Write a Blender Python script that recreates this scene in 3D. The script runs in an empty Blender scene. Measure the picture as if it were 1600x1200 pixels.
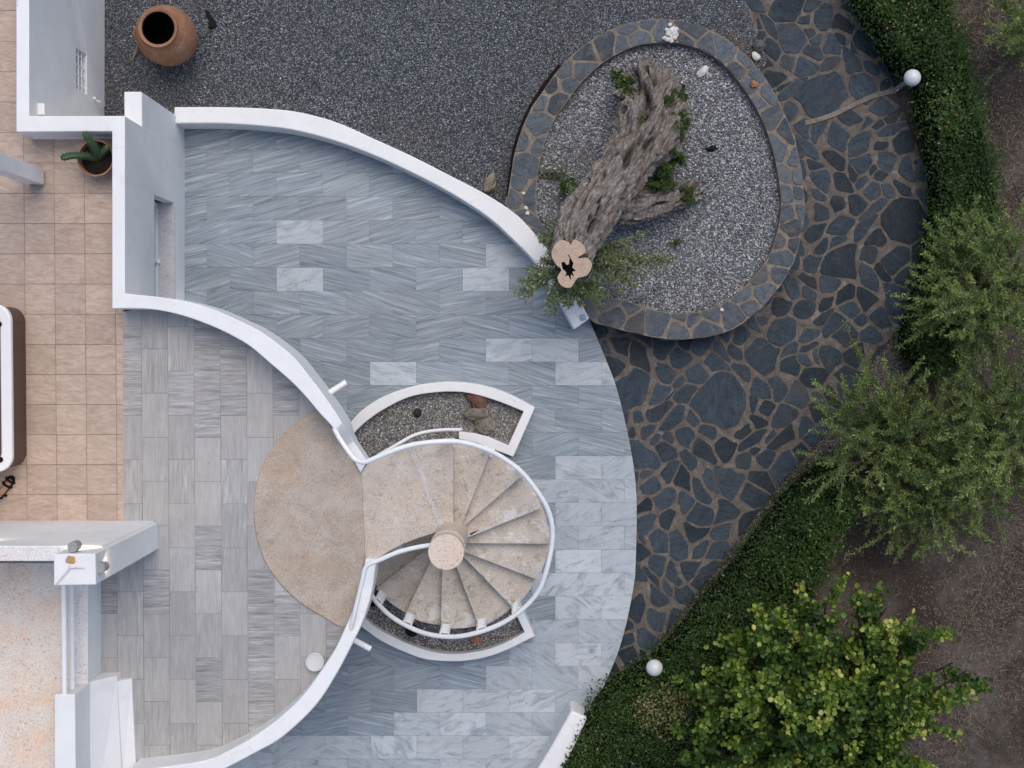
import bpy, bmesh, math, random
import numpy as np
from mathutils import Vector, Matrix, noise
R = math.radians
random.seed(7); rng = np.random.default_rng(11)
S = bpy.context.scene
COL = S.collection
# ------------------------------------------------------------------ camera, sky, sun, exposure
H = 18.0; F = 2160.0; TILT = R(-1.59)
cd = bpy.data.cameras.new('camera'); cam = bpy.data.objects.new('camera', cd); COL.objects.link(cam)
cam.location = (0, 0, H); cam.rotation_euler = (TILT, 0, 0)
cd.sensor_width = 36; cd.lens = 36*F/1600; cd.clip_end = 500
S.camera = cam
SUN_EL, SUN_AZ = R(64), R(18)          # azimuth clockwise from +Y (image top)
w = bpy.data.worlds.new('World'); S.world = w; w.use_nodes = True
wn = w.node_tree; bg = wn.nodes['Background']
sky = wn.nodes.new('ShaderNodeTexSky'); sky.sky_type = 'NISHITA'; sky.sun_disc = False
sky.sun_elevation = SUN_EL; sky.sun_rotation = SUN_AZ; sky.dust_density = 2.5; sky.air_density = 1.0
wn.links.new(sky.outputs[0], bg.inputs[0]); bg.inputs[1].default_value = 0.115
sd = bpy.data.lights.new('sun', 'SUN'); sd.energy = 1.0; sd.angle = R(45); sd.color = (1, .93, .84)
so = bpy.data.objects.new('sun', sd); COL.objects.link(so)
sdir = Vector((math.sin(SUN_AZ)*math.cos(SUN_EL), math.cos(SUN_AZ)*math.cos(SUN_EL), math.sin(SUN_EL)))
so.rotation_euler = sdir.to_track_quat('Z', 'Y').to_euler(); so.location = sdir*40
vs = S.view_settings
S.display_settings.display_device = 'sRGB'
vs.view_transform = 'Standard'; vs.look = 'None'; vs.exposure = 0.50; vs.gamma = 1; vs.use_curve_mapping = False

# ------------------------------------------------------------------ helpers
CA, SA = math.cos(TILT), math.sin(TILT)
def P(px, py, z=0.0):
    x, y = (px-800)/F, (600-py)/F
    dy, dz = y*CA + SA, y*SA - CA
    t = (z-H)/dz
    return Vector((x*t, dy*t, z))
def XY(px, py, z): p = P(px, py, z); return (p.x, p.y)
def poly(pts, z): return [XY(a, b, z) for a, b in pts]
def spline(pts, n=6, closed=False):
    out = []; m = len(pts)
    rngk = range(m) if closed else range(m-1)
    for i in rngk:
        if closed: p0, p1, p2, p3 = pts[i-1], pts[i], pts[(i+1) % m], pts[(i+2) % m]
        else: p0, p1, p2, p3 = pts[max(i-1, 0)], pts[i], pts[i+1], pts[min(i+2, m-1)]
        for k in range(n):
            t = k/n
            out.append(tuple(.5*(2*b + (c-a)*t + (2*a-5*b+4*c-d)*t*t + (3*b-a-3*c+d)*t**3) for a, b, c, d in zip(p0, p1, p2, p3)))
    if not closed: out.append(tuple(pts[-1]))
    return out
def clip_convex(sub, clip):
    out = list(sub); m = len(clip)
    for i in range(m):
        ax, ay = clip[i]; bx, by = clip[(i+1) % m]
        ex, ey = bx-ax, by-ay
        inp, out = out, []
        if not inp: return []
        px, py = inp[-1]; dp = ex*(py-ay)-ey*(px-ax)
        for (qx, qy) in inp:
            dq = ex*(qy-ay)-ey*(qx-ax)
            if (dq >= 0) != (dp >= 0):
                t = dp/(dp-dq); out.append((px+(qx-px)*t, py+(qy-py)*t))
            if dq >= 0: out.append((qx, qy))
            px, py, dp = qx, qy, dq
    return out
def area(p): return .5*sum(p[i-1][0]*p[i][1]-p[i][0]*p[i-1][1] for i in range(len(p)))
def ccw(p): return p if area(p) > 0 else p[::-1]
def inside(pt, pg):
    x, y = pt; c = False; j = len(pg)-1
    for i in range(len(pg)):
        xi, yi = pg[i]; xj, yj = pg[j]
        if (yi > y) != (yj > y) and x < (xj-xi)*(y-yi)/(yj-yi)+xi: c = not c
        j = i
    return c
def inside_np(X, Y, pg):
    c = np.zeros(len(X), bool); j = len(pg)-1
    for i in range(len(pg)):
        xi, yi = pg[i]; xj, yj = pg[j]
        if yi != yj:
            c ^= ((yi > Y) != (yj > Y)) & (X < (xj-xi)*(Y-yi)/(yj-yi)+xi)
        j = i
    return c
def tag(o, label=None, cat=None, group=None, kind=None):
    if label: o['label'] = label
    if cat: o['category'] = cat
    if group: o['group'] = group
    if kind: o['kind'] = kind
    return o
def empty(name, loc, label, cat, group=None):
    o = bpy.data.objects.new(name, None); o.empty_display_size = .1; COL.objects.link(o); o.location = loc
    return tag(o, label, cat, group)
def wloc(o):
    v = Vector((0, 0, 0))
    while o is not None: v = v + o.location; o = o.parent
    return v
def obj(name, bm, m, parent=None, smooth=None, bevel=0, origin=None):
    """links a bmesh given in world coordinates as one object"""
    off = wloc(parent) if parent else Vector((0, 0, 0))
    loc = Vector(origin) - off if origin is not None else Vector((0, 0, 0))
    bmesh.ops.translate(bm, verts=bm.verts, vec=-(off+loc))
    me = bpy.data.meshes.new(name); bm.normal_update(); bm.to_mesh(me); bm.free()
    for x in (m if isinstance(m, (list, tuple)) else [m]): me.materials.append(x)
    if smooth is not None:
        me.polygons.foreach_set('use_smooth', [True]*len(me.polygons)); me.set_sharp_from_angle(angle=R(smooth))
    o = bpy.data.objects.new(name, me); COL.objects.link(o); o.location = loc
    if parent: o.parent = parent
    if bevel:
        b = o.modifiers.new('bevel', 'BEVEL'); b.width = bevel; b.segments = 3; b.limit_method = 'ANGLE'; b.angle_limit = R(35)
    return o
def add_prism(bm, pg, z0, z1, mi=0, bottom=True):
    """pg: xy polygon; z1 may be a list (one height per vertex)"""
    pg2 = list(pg); zt = list(z1) if isinstance(z1, (list, tuple)) else [z1]*len(pg)
    if area(pg2) < 0: pg2 = pg2[::-1]; zt = zt[::-1]
    t = [bm.verts.new((x, y, z)) for (x, y), z in zip(pg2, zt)]
    b = [bm.verts.new((x, y, z0)) for x, y in pg2]
    n = len(pg2); fs = [bm.faces.new(t)]
    if bottom: fs.append(bm.faces.new(b[::-1]))
    for i in range(n): fs.append(bm.faces.new((b[i], b[(i+1) % n], t[(i+1) % n], t[i])))
    for f in fs: f.material_index = mi
    return fs
def add_strip(bm, L, Rr, zt, z0):
    """a wall along two xy edge lines, per-station top heights"""
    n = len(L); rows = []
    zb = z0 if isinstance(z0, (list, tuple)) else [z0]*n
    for i in range(n):
        rows.append([bm.verts.new((*L[i], zb[i])), bm.verts.new((*L[i], zt[i])), bm.verts.new((*Rr[i], zt[i])), bm.verts.new((*Rr[i], zb[i]))])
    for i in range(n-1):
        for k in range(4):
            bm.faces.new((rows[i][k], rows[i+1][k], rows[i+1][(k+1) % 4], rows[i][(k+1) % 4]))
    bm.faces.new(rows[0]); bm.faces.new(rows[-1][::-1])
    bmesh.ops.recalc_face_normals(bm, faces=bm.faces)
def add_box(bm, c, s, rz=0, M=None):
    m = (M if M else Matrix.Translation(c) @ Matrix.Rotation(rz, 4, 'Z')) @ Matrix.Diagonal((*s, 1))
    return bmesh.ops.create_cube(bm, size=1, matrix=m)
def add_tube(bm, pts, r, seg=8, cap=True):
    pts = [Vector(p) for p in pts]; n = len(pts); rr = r if isinstance(r, (list, tuple)) else [r]*n
    rows = []; up = None
    for i, p in enumerate(pts):
        t = (pts[min(i+1, n-1)]-pts[max(i-1, 0)]).normalized()
        if up is None: up = t.orthogonal().normalized()
        else:
            up = up - t*up.dot(t)
            up = up.normalized() if up.length > 1e-6 else t.orthogonal().normalized()
        bt = t.cross(up)
        rows.append([bm.verts.new(p+(up*math.cos(2*math.pi*k/seg)+bt*math.sin(2*math.pi*k/seg))*rr[i]) for k in range(seg)])
    for i in range(n-1):
        for k in range(seg):
            bm.faces.new((rows[i][k], rows[i][(k+1) % seg], rows[i+1][(k+1) % seg], rows[i+1][k]))
    if cap: bm.faces.new(rows[0][::-1]); bm.faces.new(rows[-1])
def add_lathe(bm, prof, c, seg=32, close_top=False, close_bot=True):
    rows = [[bm.verts.new((c[0]+r*math.cos(2*math.pi*k/seg), c[1]+r*math.sin(2*math.pi*k/seg), c[2]+z)) for k in range(seg)] for r, z in prof]
    for i in range(len(rows)-1):
        for k in range(seg): bm.faces.new((rows[i][k], rows[i][(k+1) % seg], rows[i+1][(k+1) % seg], rows[i+1][k]))
    if close_bot: bm.faces.new(rows[0][::-1])
    if close_top: bm.faces.new(rows[-1])
def add_rock(bm, c, s, seed=0, sub=3, rough=.25, rz=0, flat=0):
    g = bmesh.ops.create_icosphere(bm, subdivisions=sub, radius=1)
    rnd = random.Random(seed); o = Vector((rnd.uniform(0, 50), rnd.uniform(0, 50), rnd.uniform(0, 50)))
    rot = Matrix.Rotation(rz, 3, 'Z')
    for v in g['verts']:
        d = v.co.normalized()
        q = Vector((round(d.x*2.2)/2.2, round(d.y*2.2)/2.2, round(d.z*2.2)/2.2)) if flat else d
        k = 1 + rough*(noise.noise(d*1.3+o)+.5*noise.noise(d*3.1+o)) 
        d = (d*(1-flat)+q*flat)*k
        v.co = rot @ Vector((d.x*s[0], d.y*s[1], d.z*s[2])) + Vector(c)
def np_mesh(name, V, Fq, m, parent=None, col=None, smooth=False, nv=4):
    off = wloc(parent) if parent else Vector((0, 0, 0))
    V = V - np.array(off)
    me = bpy.data.meshes.new(name); nf = len(Fq)
    me.vertices.add(len(V)); me.vertices.foreach_set('co', V.astype(np.float32).ravel())
    me.loops.add(nf*nv); me.loops.foreach_set('vertex_index', Fq.astype(np.int32).ravel())
    me.polygons.add(nf); me.polygons.foreach_set('loop_start', np.arange(0, nf*nv, nv, dtype=np.int32))
    me.polygons.foreach_set('use_smooth', np.full(nf, smooth))
    me.update(calc_edges=True)
    if col is not None:
        a = me.attributes.new('tint', 'FLOAT_COLOR', 'POINT'); a.data.foreach_set('color', col.astype(np.float32).ravel())
    for x in (m if isinstance(m, (list, tuple)) else [m]): me.materials.append(x)
    o = bpy.data.objects.new(name, me); COL.objects.link(o)
    if parent: o.parent = parent
    return o

# ------------------------------------------------------------------ materials
class NT:
    def __init__(s, name, rough=.7, spec=.3):
        s.m = bpy.data.materials.new(name); s.m.use_nodes = True; s.t = s.m.node_tree
        s.b = s.t.nodes['Principled BSDF']; s.b.inputs['Roughness'].default_value = rough
        s.b.inputs['Specular IOR Level'].default_value = spec
    def n(s, typ, out=0, props=None, **kw):
        nd = s.t.nodes.new('ShaderNode'+typ)
        for k, v in (props or {}).items(): setattr(nd, k, v)
        for k, v in kw.items():
            key = int(k[1:]) if k[0] == 'i' and k[1:].isdigit() else k.replace('_', ' ')
            sk = nd.inputs[key]
            if isinstance(v, bpy.types.NodeSocket): s.t.links.new(v, sk)
            else: sk.default_value = v
        return nd.outputs[out]
    def co(s): return s.n('TexCoord', 'Object')
    def uv(s): return s.n('TexCoord', 'UV')
    def pos(s): return s.n('NewGeometry', 'Position')
    def map(s, v, sc=(1, 1, 1), rot=(0, 0, 0), loc=(0, 0, 0)): return s.n('Mapping', Vector=v, Scale=sc, Rotation=rot, Location=loc)
    def noise(s, v, sc, det=4, rough=.55, dist=0, out=0): return s.n('TexNoise', out, Vector=v, Scale=sc, Detail=det, Roughness=rough, Distortion=dist)
    def vor(s, v, sc, out='Distance', feat='F1', rnd=1): return s.n('TexVoronoi', out, {'feature': feat}, Vector=v, Scale=sc, Randomness=rnd)
    def ramp(s, f, stops, interp='LINEAR'):
        nd = s.t.nodes.new('ShaderNodeValToRGB'); s.t.links.new(f, nd.inputs[0]); cr = nd.color_ramp; cr.interpolation = interp
        while len(cr.elements) < len(stops): cr.elements.new(.5)
        for e, (p, c) in zip(cr.elements, stops):
            e.position = p; e.color = (c, c, c, 1) if isinstance(c, (int, float)) else (*c, 1)
        return nd.outputs[0]
    def mix(s, f, a, b, mode='MIX'):
        nd = s.t.nodes.new('ShaderNodeMix'); nd.data_type = 'RGBA'; nd.blend_type = mode; nd.clamp_factor = True
        for i, v in ((0, f), (6, a), (7, b)):
            if isinstance(v, bpy.types.NodeSocket): s.t.links.new(v, nd.inputs[i])
            elif isinstance(v, (int, float)): nd.inputs[i].default_value = v
            else: nd.inputs[i].default_value = (*v, 1)
        return nd.outputs[2]
    def math(s, op, a, b=0.0, c=0.0): return s.n('Math', 0, {'operation': op}, i0=a, i1=b, i2=c)
    def attr(s, name, out='Color'):
        nd = s.t.nodes.new('ShaderNodeAttribute'); nd.attribute_name = name; return nd.outputs[out]
    def sep(s, c): 
        nd = s.t.nodes.new('ShaderNodeSeparateColor'); s.t.links.new(c, nd.inputs[0]); return nd.outputs
    def bump(s, h, st=.3, d=.01): s.t.links.new(s.n('Bump', Height=h, Strength=st, Distance=d), s.b.inputs['Normal'])
    def out(s, c, rough=None):
        s.t.links.new(c, s.b.inputs['Base Color'])
        if rough is not None: s.t.links.new(rough, s.b.inputs['Roughness'])
        return s.m
def plain(name, c, rough=.6, spec=.3, var=.12, sc=6, bump=0, metal=0):
    t = NT(name, rough, spec); v = t.co(); f = t.noise(v, sc, 5)
    c2 = tuple(x*(1-var) for x in c); c1 = tuple(min(1, x*(1+var)) for x in c)
    if bump: t.bump(t.noise(v, sc*8, 4), bump, .01)
    t.b.inputs['Metallic'].default_value = metal
    return t.out(t.ramp(f, [(.3, c2), (.7, c1)]))
def m_plaster(name='white_plaster', c=(.80, .80, .79), dirt=.5):
    t = NT(name, .65, .25); v = t.pos()
    a = t.noise(v, 1.6, 6, .6); g = t.noise(v, 22, 4, .6)
    base = t.ramp(a, [(.3, tuple(x*.93 for x in c)), (.65, c)])
    streak = t.noise(t.map(v, (9, 9, .9)), 1.0, 5, .6)
    base = t.mix(t.math('MULTIPLY', t.ramp(streak, [(.55, 0), (.8, .5)]), dirt), base, (.58, .56, .53))
    crk = t.ramp(t.n('TexVoronoi', 0, {'feature': 'DISTANCE_TO_EDGE'}, Vector=t.n('VectorMath', 0, {'operation': 'ADD'}, i0=v, i1=t.n('VectorMath', 0, {'operation': 'SCALE'}, i0=t.noise(v, 3, 4, out=1), Scale=.5)), Scale=.9), [(0, .5), (.006, 0)])
    base = t.mix(t.math('MULTIPLY', crk, t.ramp(t.noise(v, .8, 2), [(.5, 0), (.6, 1)])), base, (.50, .48, .46))
    grime = t.ramp(t.noise(t.map(v, loc=(7, 1, 0)), 2.4, 8, .68, .6), [(.50, 0), (.74, .34)])
    base = t.mix(grime, base, (.63, .60, .56))
    spots = t.ramp(t.noise(v, 34, 3, .6), [(.70, 0), (.78, .35)])
    base = t.mix(spots, base, (.55, .52, .48))
    t.bump(t.math('ADD', t.noise(v, 7, 4), t.math('MULTIPLY', g, .5)), .22, .012)
    return t.out(base)
def m_tile(name, dark, mid, light, pale, ax, ay, gdirt=.3):
    t = NT(name, .38, .4); uv = t.uv(); A = t.sep(t.attr('tile'))
    v1 = t.map(uv, (ax, ay, 1)); f = t.noise(v1, 2.0, 7, .58, .12)
    fine = t.noise(t.map(uv, (ax*1.3, ay*2.6, 1)), 3.1, 5, .6, .08)
    veins = t.ramp(f, [(.36, dark), (.46, mid), (.55, mid), (.64, light)])
    thin = t.ramp(t.noise(t.map(uv, (ax*.7, ay*1.3, 1)), 2.3, 4, .6, .5), [(.455, 0), (.49, 1), (.51, 1), (.545, 0)])
    veins = t.mix(t.math('MULTIPLY', thin, .5), veins, tuple(x*.72 for x in dark))
    veins = t.mix(.4, veins, t.ramp(fine, [(.39, dark), (.61, light)]))
    cl = t.noise(t.map(uv, (2.2, 5.5, 1)), 1.5, 8, .65, 1.2); cl2 = t.noise(t.map(uv, (3, 8, 1)), 2.6, 6, .7, 1.6)
    cloudy = t.ramp(cl, [(.32, mid), (.5, pale), (.75, tuple(min(1, x*1.12) for x in pale))])
    cloudy = t.mix(t.ramp(cl2, [(.60, 0), (.70, .75)]), cloudy, tuple(x*.9 for x in dark))
    base = t.mix(A[1], veins, cloudy)
    tone = t.math('MULTIPLY_ADD', A[0], .34, .83)
    base = t.mix(1.0, base, t.n('CombineColor', Red=tone, Green=tone, Blue=tone), 'MULTIPLY')
    dirt = t.ramp(t.noise(t.pos(), 1.1, 6, .62), [(.38, 0), (.75, gdirt)])
    base = t.mix(dirt, base, (.27, .255, .235))
    sp = t.ramp(t.noise(t.pos(), 26, 2, .5), [(.73, 0), (.77, .55)])
    base = t.mix(sp, base, (.16, .15, .14))
    t.bump(f, .08, .004)
    return t.out(base, t.ramp(fine, [(.2, .34), (.8, .52)]))
M = {}
M['plaster'] = m_plaster()
M['patio'] = m_tile('patio_marble', (.095, .130, .165), (.230, .284, .330), (.42, .48, .525), (.50, .54, .57), .5, 10.5, .20)
M['terrace'] = m_tile('terrace_marble', (.185, .185, .19), (.345, .337, .327), (.515, .503, .488), (.39, .38, .368), .9, 7.5, .28)
def m_tan():
    t = NT('tan_floor_tile', .45, .35); uv = t.uv(); A = t.sep(t.attr('tile'))
    f = t.noise(t.map(uv, (2.2, 7, 1)), 2.4, 7, .68, 1.1); g = t.noise(t.map(uv, (5, 15, 1)), 3.5, 5, .7, .6)
    c = t.ramp(f, [(.30, (.33, .205, .14)), (.45, (.43, .305, .23)), (.57, (.50, .385, .305)), (.7, (.59, .48, .395))])
    c = t.mix(.32, c, t.ramp(g, [(.3, (.30, .215, .17)), (.7, (.56, .47, .40))]))
    tone = t.math('MULTIPLY_ADD', A[0], .2, .9)
    c = t.mix(1, c, t.n('CombineColor', Red=tone, Green=tone, Blue=tone), 'MULTIPLY')
    d = t.ramp(t.noise(t.pos(), .9, 5), [(.4, 0), (.75, .35)])
    c = t.mix(d, c, (.36, .29, .235))
    t.bump(f, .06, .003)
    return t.out(c)
M['tan'] = m_tan()
M['grout'] = plain('grout', (.17, .175, .18), .9, .1)
M['tangrout'] = plain('tan_grout', (.25, .17, .12), .9, .1)
def m_gravel(name, dark, mid, light, sc, litter=.5, contrast=1):
    t = NT(name, .75, .3); v = t.pos()
    v2 = t.n('VectorMath', 0, {'operation': 'ADD'}, i0=v, i1=t.n('VectorMath', 0, {'operation': 'SCALE'}, i0=t.noise(v, 30, 2, out=1), Scale=.02))
    nd = t.t.nodes.new('ShaderNodeTexVoronoi'); nd.inputs['Scale'].default_value = sc; t.t.links.new(v2, nd.inputs['Vector'])
    cell = t.sep(nd.outputs['Color']); d = nd.outputs['Distance']
    c = t.ramp(cell[0], [(.0, dark), (.45, mid), (.78, light), (.95, tuple(min(1, x*1.55) for x in light)), (1, tuple(min(1, x*2.0) for x in light))])
    c = t.mix(t.ramp(cell[1], [(.84, 0), (.9, .55)]), c, tuple((mid[0]*1.6, mid[1]*1.25, mid[2]*.95)))
    gap = t.ramp(d, [(.30, 0), (.72, .85)])
    c = t.mix(gap, c, tuple(x*.4 for x in dark))
    big = t.noise(v, 1.3, 6, .62)
    c = t.mix(t.math('MULTIPLY', t.ramp(big, [(.52, 0), (.72, 1)]), litter), c, (.085, .062, .045))
    c = t.mix(t.ramp(t.noise(v, .5, 3), [(.3, 0), (.7, .28)]), c, tuple(x*.8 for x in mid))
    t.bump(t.math('MULTIPLY', d, -1), .9, .012)
    return t.out(c)
M['gravel'] = m_gravel('yard_gravel', (.022, .027, .033), (.082, .092, .106), (.24, .252, .27), 68, .35)
M['ringgravel'] = m_gravel('planter_pebbles', (.060, .066, .074), (.215, .225, .24), (.47, .48, .495), 45, .25)
M['bedgravel'] = m_gravel('bed_gravel', (.10, .095, .094), (.25, .24, .235), (.45, .44, .43), 66, .3)
def m_pebble(name, cols):
    t = NT(name, .6, .35); r = t.sep(t.attr('tint'))
    c = t.ramp(r[0], cols); c = t.mix(.25, c, t.ramp(t.noise(t.pos(), 60, 3), [(.3, .03), (.7, .45)]))
    return t.out(c)
M['pebble'] = m_pebble('loose_pebble', [(0, (.06, .065, .075)), (.45, (.19, .195, .21)), (.8, (.40, .405, .42)), (.95, (.62, .62, .62)), (1, (.28, .20, .15))])
def m_slate(name='slate_flagstone', k=1.0, wr=1.0, wb=1.0, brown=.38):
    t = NT(name, .6, .14); v = t.pos(); A = t.sep(t.attr('tile'))
    ang = t.math('MULTIPLY', A[1], 6.28)
    vr = t.n('VectorRotate', 0, {'rotation_type': 'Z_AXIS'}, Vector=v, Angle=ang)
    f = t.noise(t.map(vr, (1.5, 5, 1)), 3.2, 8, .66, .8); g = t.noise(v, 3.2, 7, .65, .8)
    c = t.ramp(f, [(.25, (.010*k*wr, .018*k, .027*k*wb)), (.5, (.020*k*wr, .031*k, .043*k*wb)), (.75, (.042*k*wr, .055*k, .069*k*wb))])
    scr = t.ramp(t.noise(t.map(vr, (2, 30, 1)), 2, 4, .6, .3), [(.62, 0), (.72, .4)])
    c = t.mix(scr, c, (.07*k, .08*k, .09*k))
    lay = t.ramp(t.noise(t.map(vr, (2.2, 4.5, 1), loc=(3, 1, 0)), 4.5, 9, .75, 1.8), [(.44, .0), (.5, .5), (.53, 0)])
    c = t.mix(lay, c, (.075*k, .088*k, .10*k))
    c = t.mix(t.ramp(t.math('MULTIPLY', A[2], g), [(.42, 0), (.56, .5)]), c, (.055*k, .052*k, .046*k))
    tone = t.math('MULTIPLY_ADD', A[0], .8, .62)
    c = t.mix(1, c, t.n('CombineColor', Red=tone, Green=tone, Blue=tone), 'MULTIPLY')
    c = t.mix(t.ramp(t.noise(v, 5, 8, .7), [(.50 if brown > .4 else .56, 0), (.70, brown)]), c, (.080*k, .072*k, .062*k))
    t.bump(f, .5, .014)
    return t.out(c, t.ramp(g, [(.3, .45), (.7, .75)]))
M['slate'] = m_slate(k=1.08); M['slatering'] = m_slate('ring_slate', 2.0, 1.28, .86, .75)
def m_mortar(name, a, b, c3):
    t = NT(name, .9, .15); v = t.pos()
    f = t.noise(v, 3.2, 8, .7, 2.2); g = t.noise(v, 40, 3, .6)
    c = t.ramp(f, [(.3, a), (.55, b), (.75, c3)])
    c = t.mix(t.ramp(g, [(.45, 0), (.75, .5)]), c, tuple(x*.5 for x in a))
    t.bump(t.math('ADD', f, t.math('MULTIPLY', g, .3)), .5, .02)
    return t.out(c)
M['mortar'] = m_mortar('path_mortar', (.085, .074, .065), (.155, .136, .117), (.29, .262, .23))
M['mortar2'] = m_mortar('ring_mortar', (.14, .115, .095), (.24, .20, .16), (.36, .31, .255))
def m_conc(name, lo, mid, hi, paint=.5, stain=.5, orange=.3):
    t = NT(name, .85, .2); v = t.pos()
    f = t.noise(v, 2.6, 8, .65, .4)
    c = t.ramp(f, [(.3, lo), (.5, mid), (.72, hi)])
    c = t.mix(t.math('MULTIPLY', t.ramp(t.noise(v, 1.9, 5, .6), [(.5, 0), (.7, 1)]), orange), c, (lo[0]*1.25, lo[1]*.98, lo[2]*.78))
    sp = t.ramp(t.noise(v, 48, 3, .65), [(.55, 0), (.66, .8)]); cl = t.ramp(t.noise(v, 4.2, 6, .6), [(.35, .35), (.65, 1)])
    c = t.mix(t.math('MULTIPLY', t.math('MULTIPLY', sp, cl), .85), c, (.13, .105, .085))
    spl = t.ramp(t.noise(v, 75, 2, .5), [(.60, 0), (.68, .6)])
    c = t.mix(spl, c, tuple(min(1, x*1.35) for x in hi))
    st = t.ramp(t.noise(t.map(v, (1, 1, 1), loc=(9, 3, 0)), 7.5, 7, .72, .5), [(.54, 0), (.68, 1)])
    c = t.mix(t.math('MULTIPLY', st, stain), c, (.15, .13, .115))
    pt = t.ramp(t.noise(t.map(v, (1, 1, 1), loc=(4, 7, 0)), 3.4, 7, .68, .7), [(.57, 0), (.63, 1)])
    c = t.mix(t.math('MULTIPLY', pt, paint), c, (.68, .665, .64))
    t.bump(t.noise(v, 50, 4, .6), .4, .008)
    return t.out(c)
M['tread'] = m_conc('tread_concrete', (.40, .345, .285), (.53, .47, .40), (.63, .575, .51), .7, .55, .3)
M['landing'] = m_conc('landing_concrete', (.44, .375, .305), (.52, .455, .385), (.60, .54, .47), .35, .30, .25)
M['disc'] = m_conc('pebbledash', (.34, .275, .215), (.42, .36, .30), (.49, .435, .375), .0, .26, .42)
M['column'] = m_conc('column_plaster', (.58, .47, .37), (.65, .54, .44), (.69, .60, .50), .30, .0, .35)
M['roof'] = m_conc('peeling_roof', (.68, .54, .43), (.73, .63, .54), (.76, .69, .62), .5, .10, .6)
M['roughcap'] = m_conc('rough_cap', (.68, .62, .56), (.74, .71, .68), (.78, .77, .75), .8, .05, .25)
M['sill'] = m_conc('dusty_sill', (.42, .42, .42), (.50, .50, .51), (.56, .56, .57), .1, .12, .1)
M['rail'] = plain('white_paint', (.80, .80, .80), .35, .5, .05, 8, .05)
M['terracotta'] = (lambda t: (t.bump(t.noise(t.pos(), 35, 4), .25, .006), t.out(t.mix(t.ramp(t.noise(t.pos(), 6, 6, .65), [(.5, 0), (.72, .55)]), t.ramp(t.noise(t.map(t.pos(), (2, 2, 14)), 2.2, 6, .6, .3), [(.3, (.22, .105, .062)), (.55, (.31, .155, .092)), (.75, (.37, .205, .13))]), (.36, .25, .185))))[1])(NT('terracotta', .8, .2))
M['dark'] = plain('soil_and_shade', (.018, .014, .012), .95, .1, .4, 40, .5)  # pot soil; also painted shade inside the jar and beside the ring
M['black'] = plain('black_plastic', (.008, .009, .011), .6, .1)
M['spa'] = (lambda t: t.out(t.mix(t.ramp(t.noise(t.map(t.pos(), (1, 1, 18)), 3, 5), [(.35, .0), (.7, .6)]), (.085, .042, .032), (.12, .065, .05))))(NT('spa_cabinet', .5, .4))
M['spashell'] = plain('spa_shell', (.78, .77, .75), .25, .5, .03)
M['spawater'] = plain('spa_cover', (.62, .50, .40), .4, .4, .05)
M['globe'] = plain('opal_globe', (.62, .62, .62), .3, .5, .03)
M['grey'] = plain('grey_metal', (.33, .33, .32), .45, .5, .08, 12, 0, .3)
M['rock'] = plain('field_stone', (.20, .175, .14), .85, .2, .4, 14, .6)
M['redrock'] = plain('red_stone', (.16, .085, .062), .85, .2, .35, 14, .6)
M['greyrock'] = plain('slate_rock', (.10, .10, .10), .8, .2, .35, 12, .5)
M['whitestone'] = plain('white_stone', (.60, .585, .55), .6, .3, .18, 14, .2)
M['rust'] = plain('orange_stone', (.36, .16, .09), .8, .2, .3, 30, .4)
M['ball'] = plain('dark_cactus', (.03, .035, .027), .8, .2, .4, 60, .6)
M['glass'] = plain('window_shutter', (.50, .52, .54), .5, .3, .08)
M['frame'] = plain('window_frame', (.62, .65, .67), .5, .4, .05)
M['blue'] = plain('blue_glass', (.22, .33, .45), .25, .5, .25, 40)
def m_soil():
    t = NT('dry_soil', .95, .1); v = t.pos()
    f = t.noise(v, .9, 8, .66, .4); g = t.noise(v, 14, 7, .75, .8); h = t.noise(v, 70, 3, .7)
    c = t.ramp(f, [(.36, (.046, .035, .030)), (.5, (.076, .058, .046)), (.64, (.150, .130, .115))])
    c = t.mix(t.ramp(g, [(.42, 0), (.7, .6)]), c, (.035, .026, .021))
    c = t.mix(t.ramp(h, [(.55, 0), (.72, .8)]), c, (.24, .205, .18))
    c = t.mix(t.ramp(t.noise(t.map(v, loc=(5, 2, 0)), 1.5, 6, .7), [(.58, 0), (.7, .5)]), c, (.04, .046, .03))
    t.bump(t.math('ADD', g, h), .8, .03)
    return t.out(c)
M['soil'] = m_soil()
def m_leaf(name, stops, rough=.5):
    t = NT(name, rough, .2); r = t.sep(t.attr('tint'))
    c = t.ramp(r[0], stops)
    t.t.links.new(c, t.b.inputs['Base Color'])
    tr = t.n('BsdfTranslucent', Color=t.mix(.3, c, (.3, .4, .05)))
    ms = t.n('MixShader', i0=.22, i1=t.b.outputs[0], i2=tr)
    t.t.links.new(ms, t.t.nodes['Material Output'].inputs[0])
    return t.m
M['hedge'] = m_leaf('hedge_leaf', [(0, (0.015, 0.031, 0.009)), (.45, (0.041, 0.081, 0.018)), (.8, (0.098, 0.161, 0.039)), (.93, (0.196, 0.230, 0.081)), (1, (0.310, 0.253, 0.127))], .42)
M['olive'] = m_leaf('olive_leaf', [(0, (0.042, 0.070, 0.021)), (.40, (0.119, 0.175, 0.050)), (.75, (0.259, 0.329, 0.098)), (1, (0.504, 0.532, 0.224))])
M['broad'] = m_leaf('broad_leaf', [(0, (0.014, 0.034, 0.008)), (.42, (0.048, 0.096, 0.017)), (.72, (0.156, 0.234, 0.036)), (.93, (0.408, 0.456, 0.102)), (1, (0.480, 0.456, 0.144))], .4)
M['sprig'] = m_leaf('sprig_leaf', [(0, (0.042, 0.060, 0.030)), (.4, (0.126, 0.162, 0.078)), (.75, (0.252, 0.300, 0.156)), (1, (0.432, 0.456, 0.264))])
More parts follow.
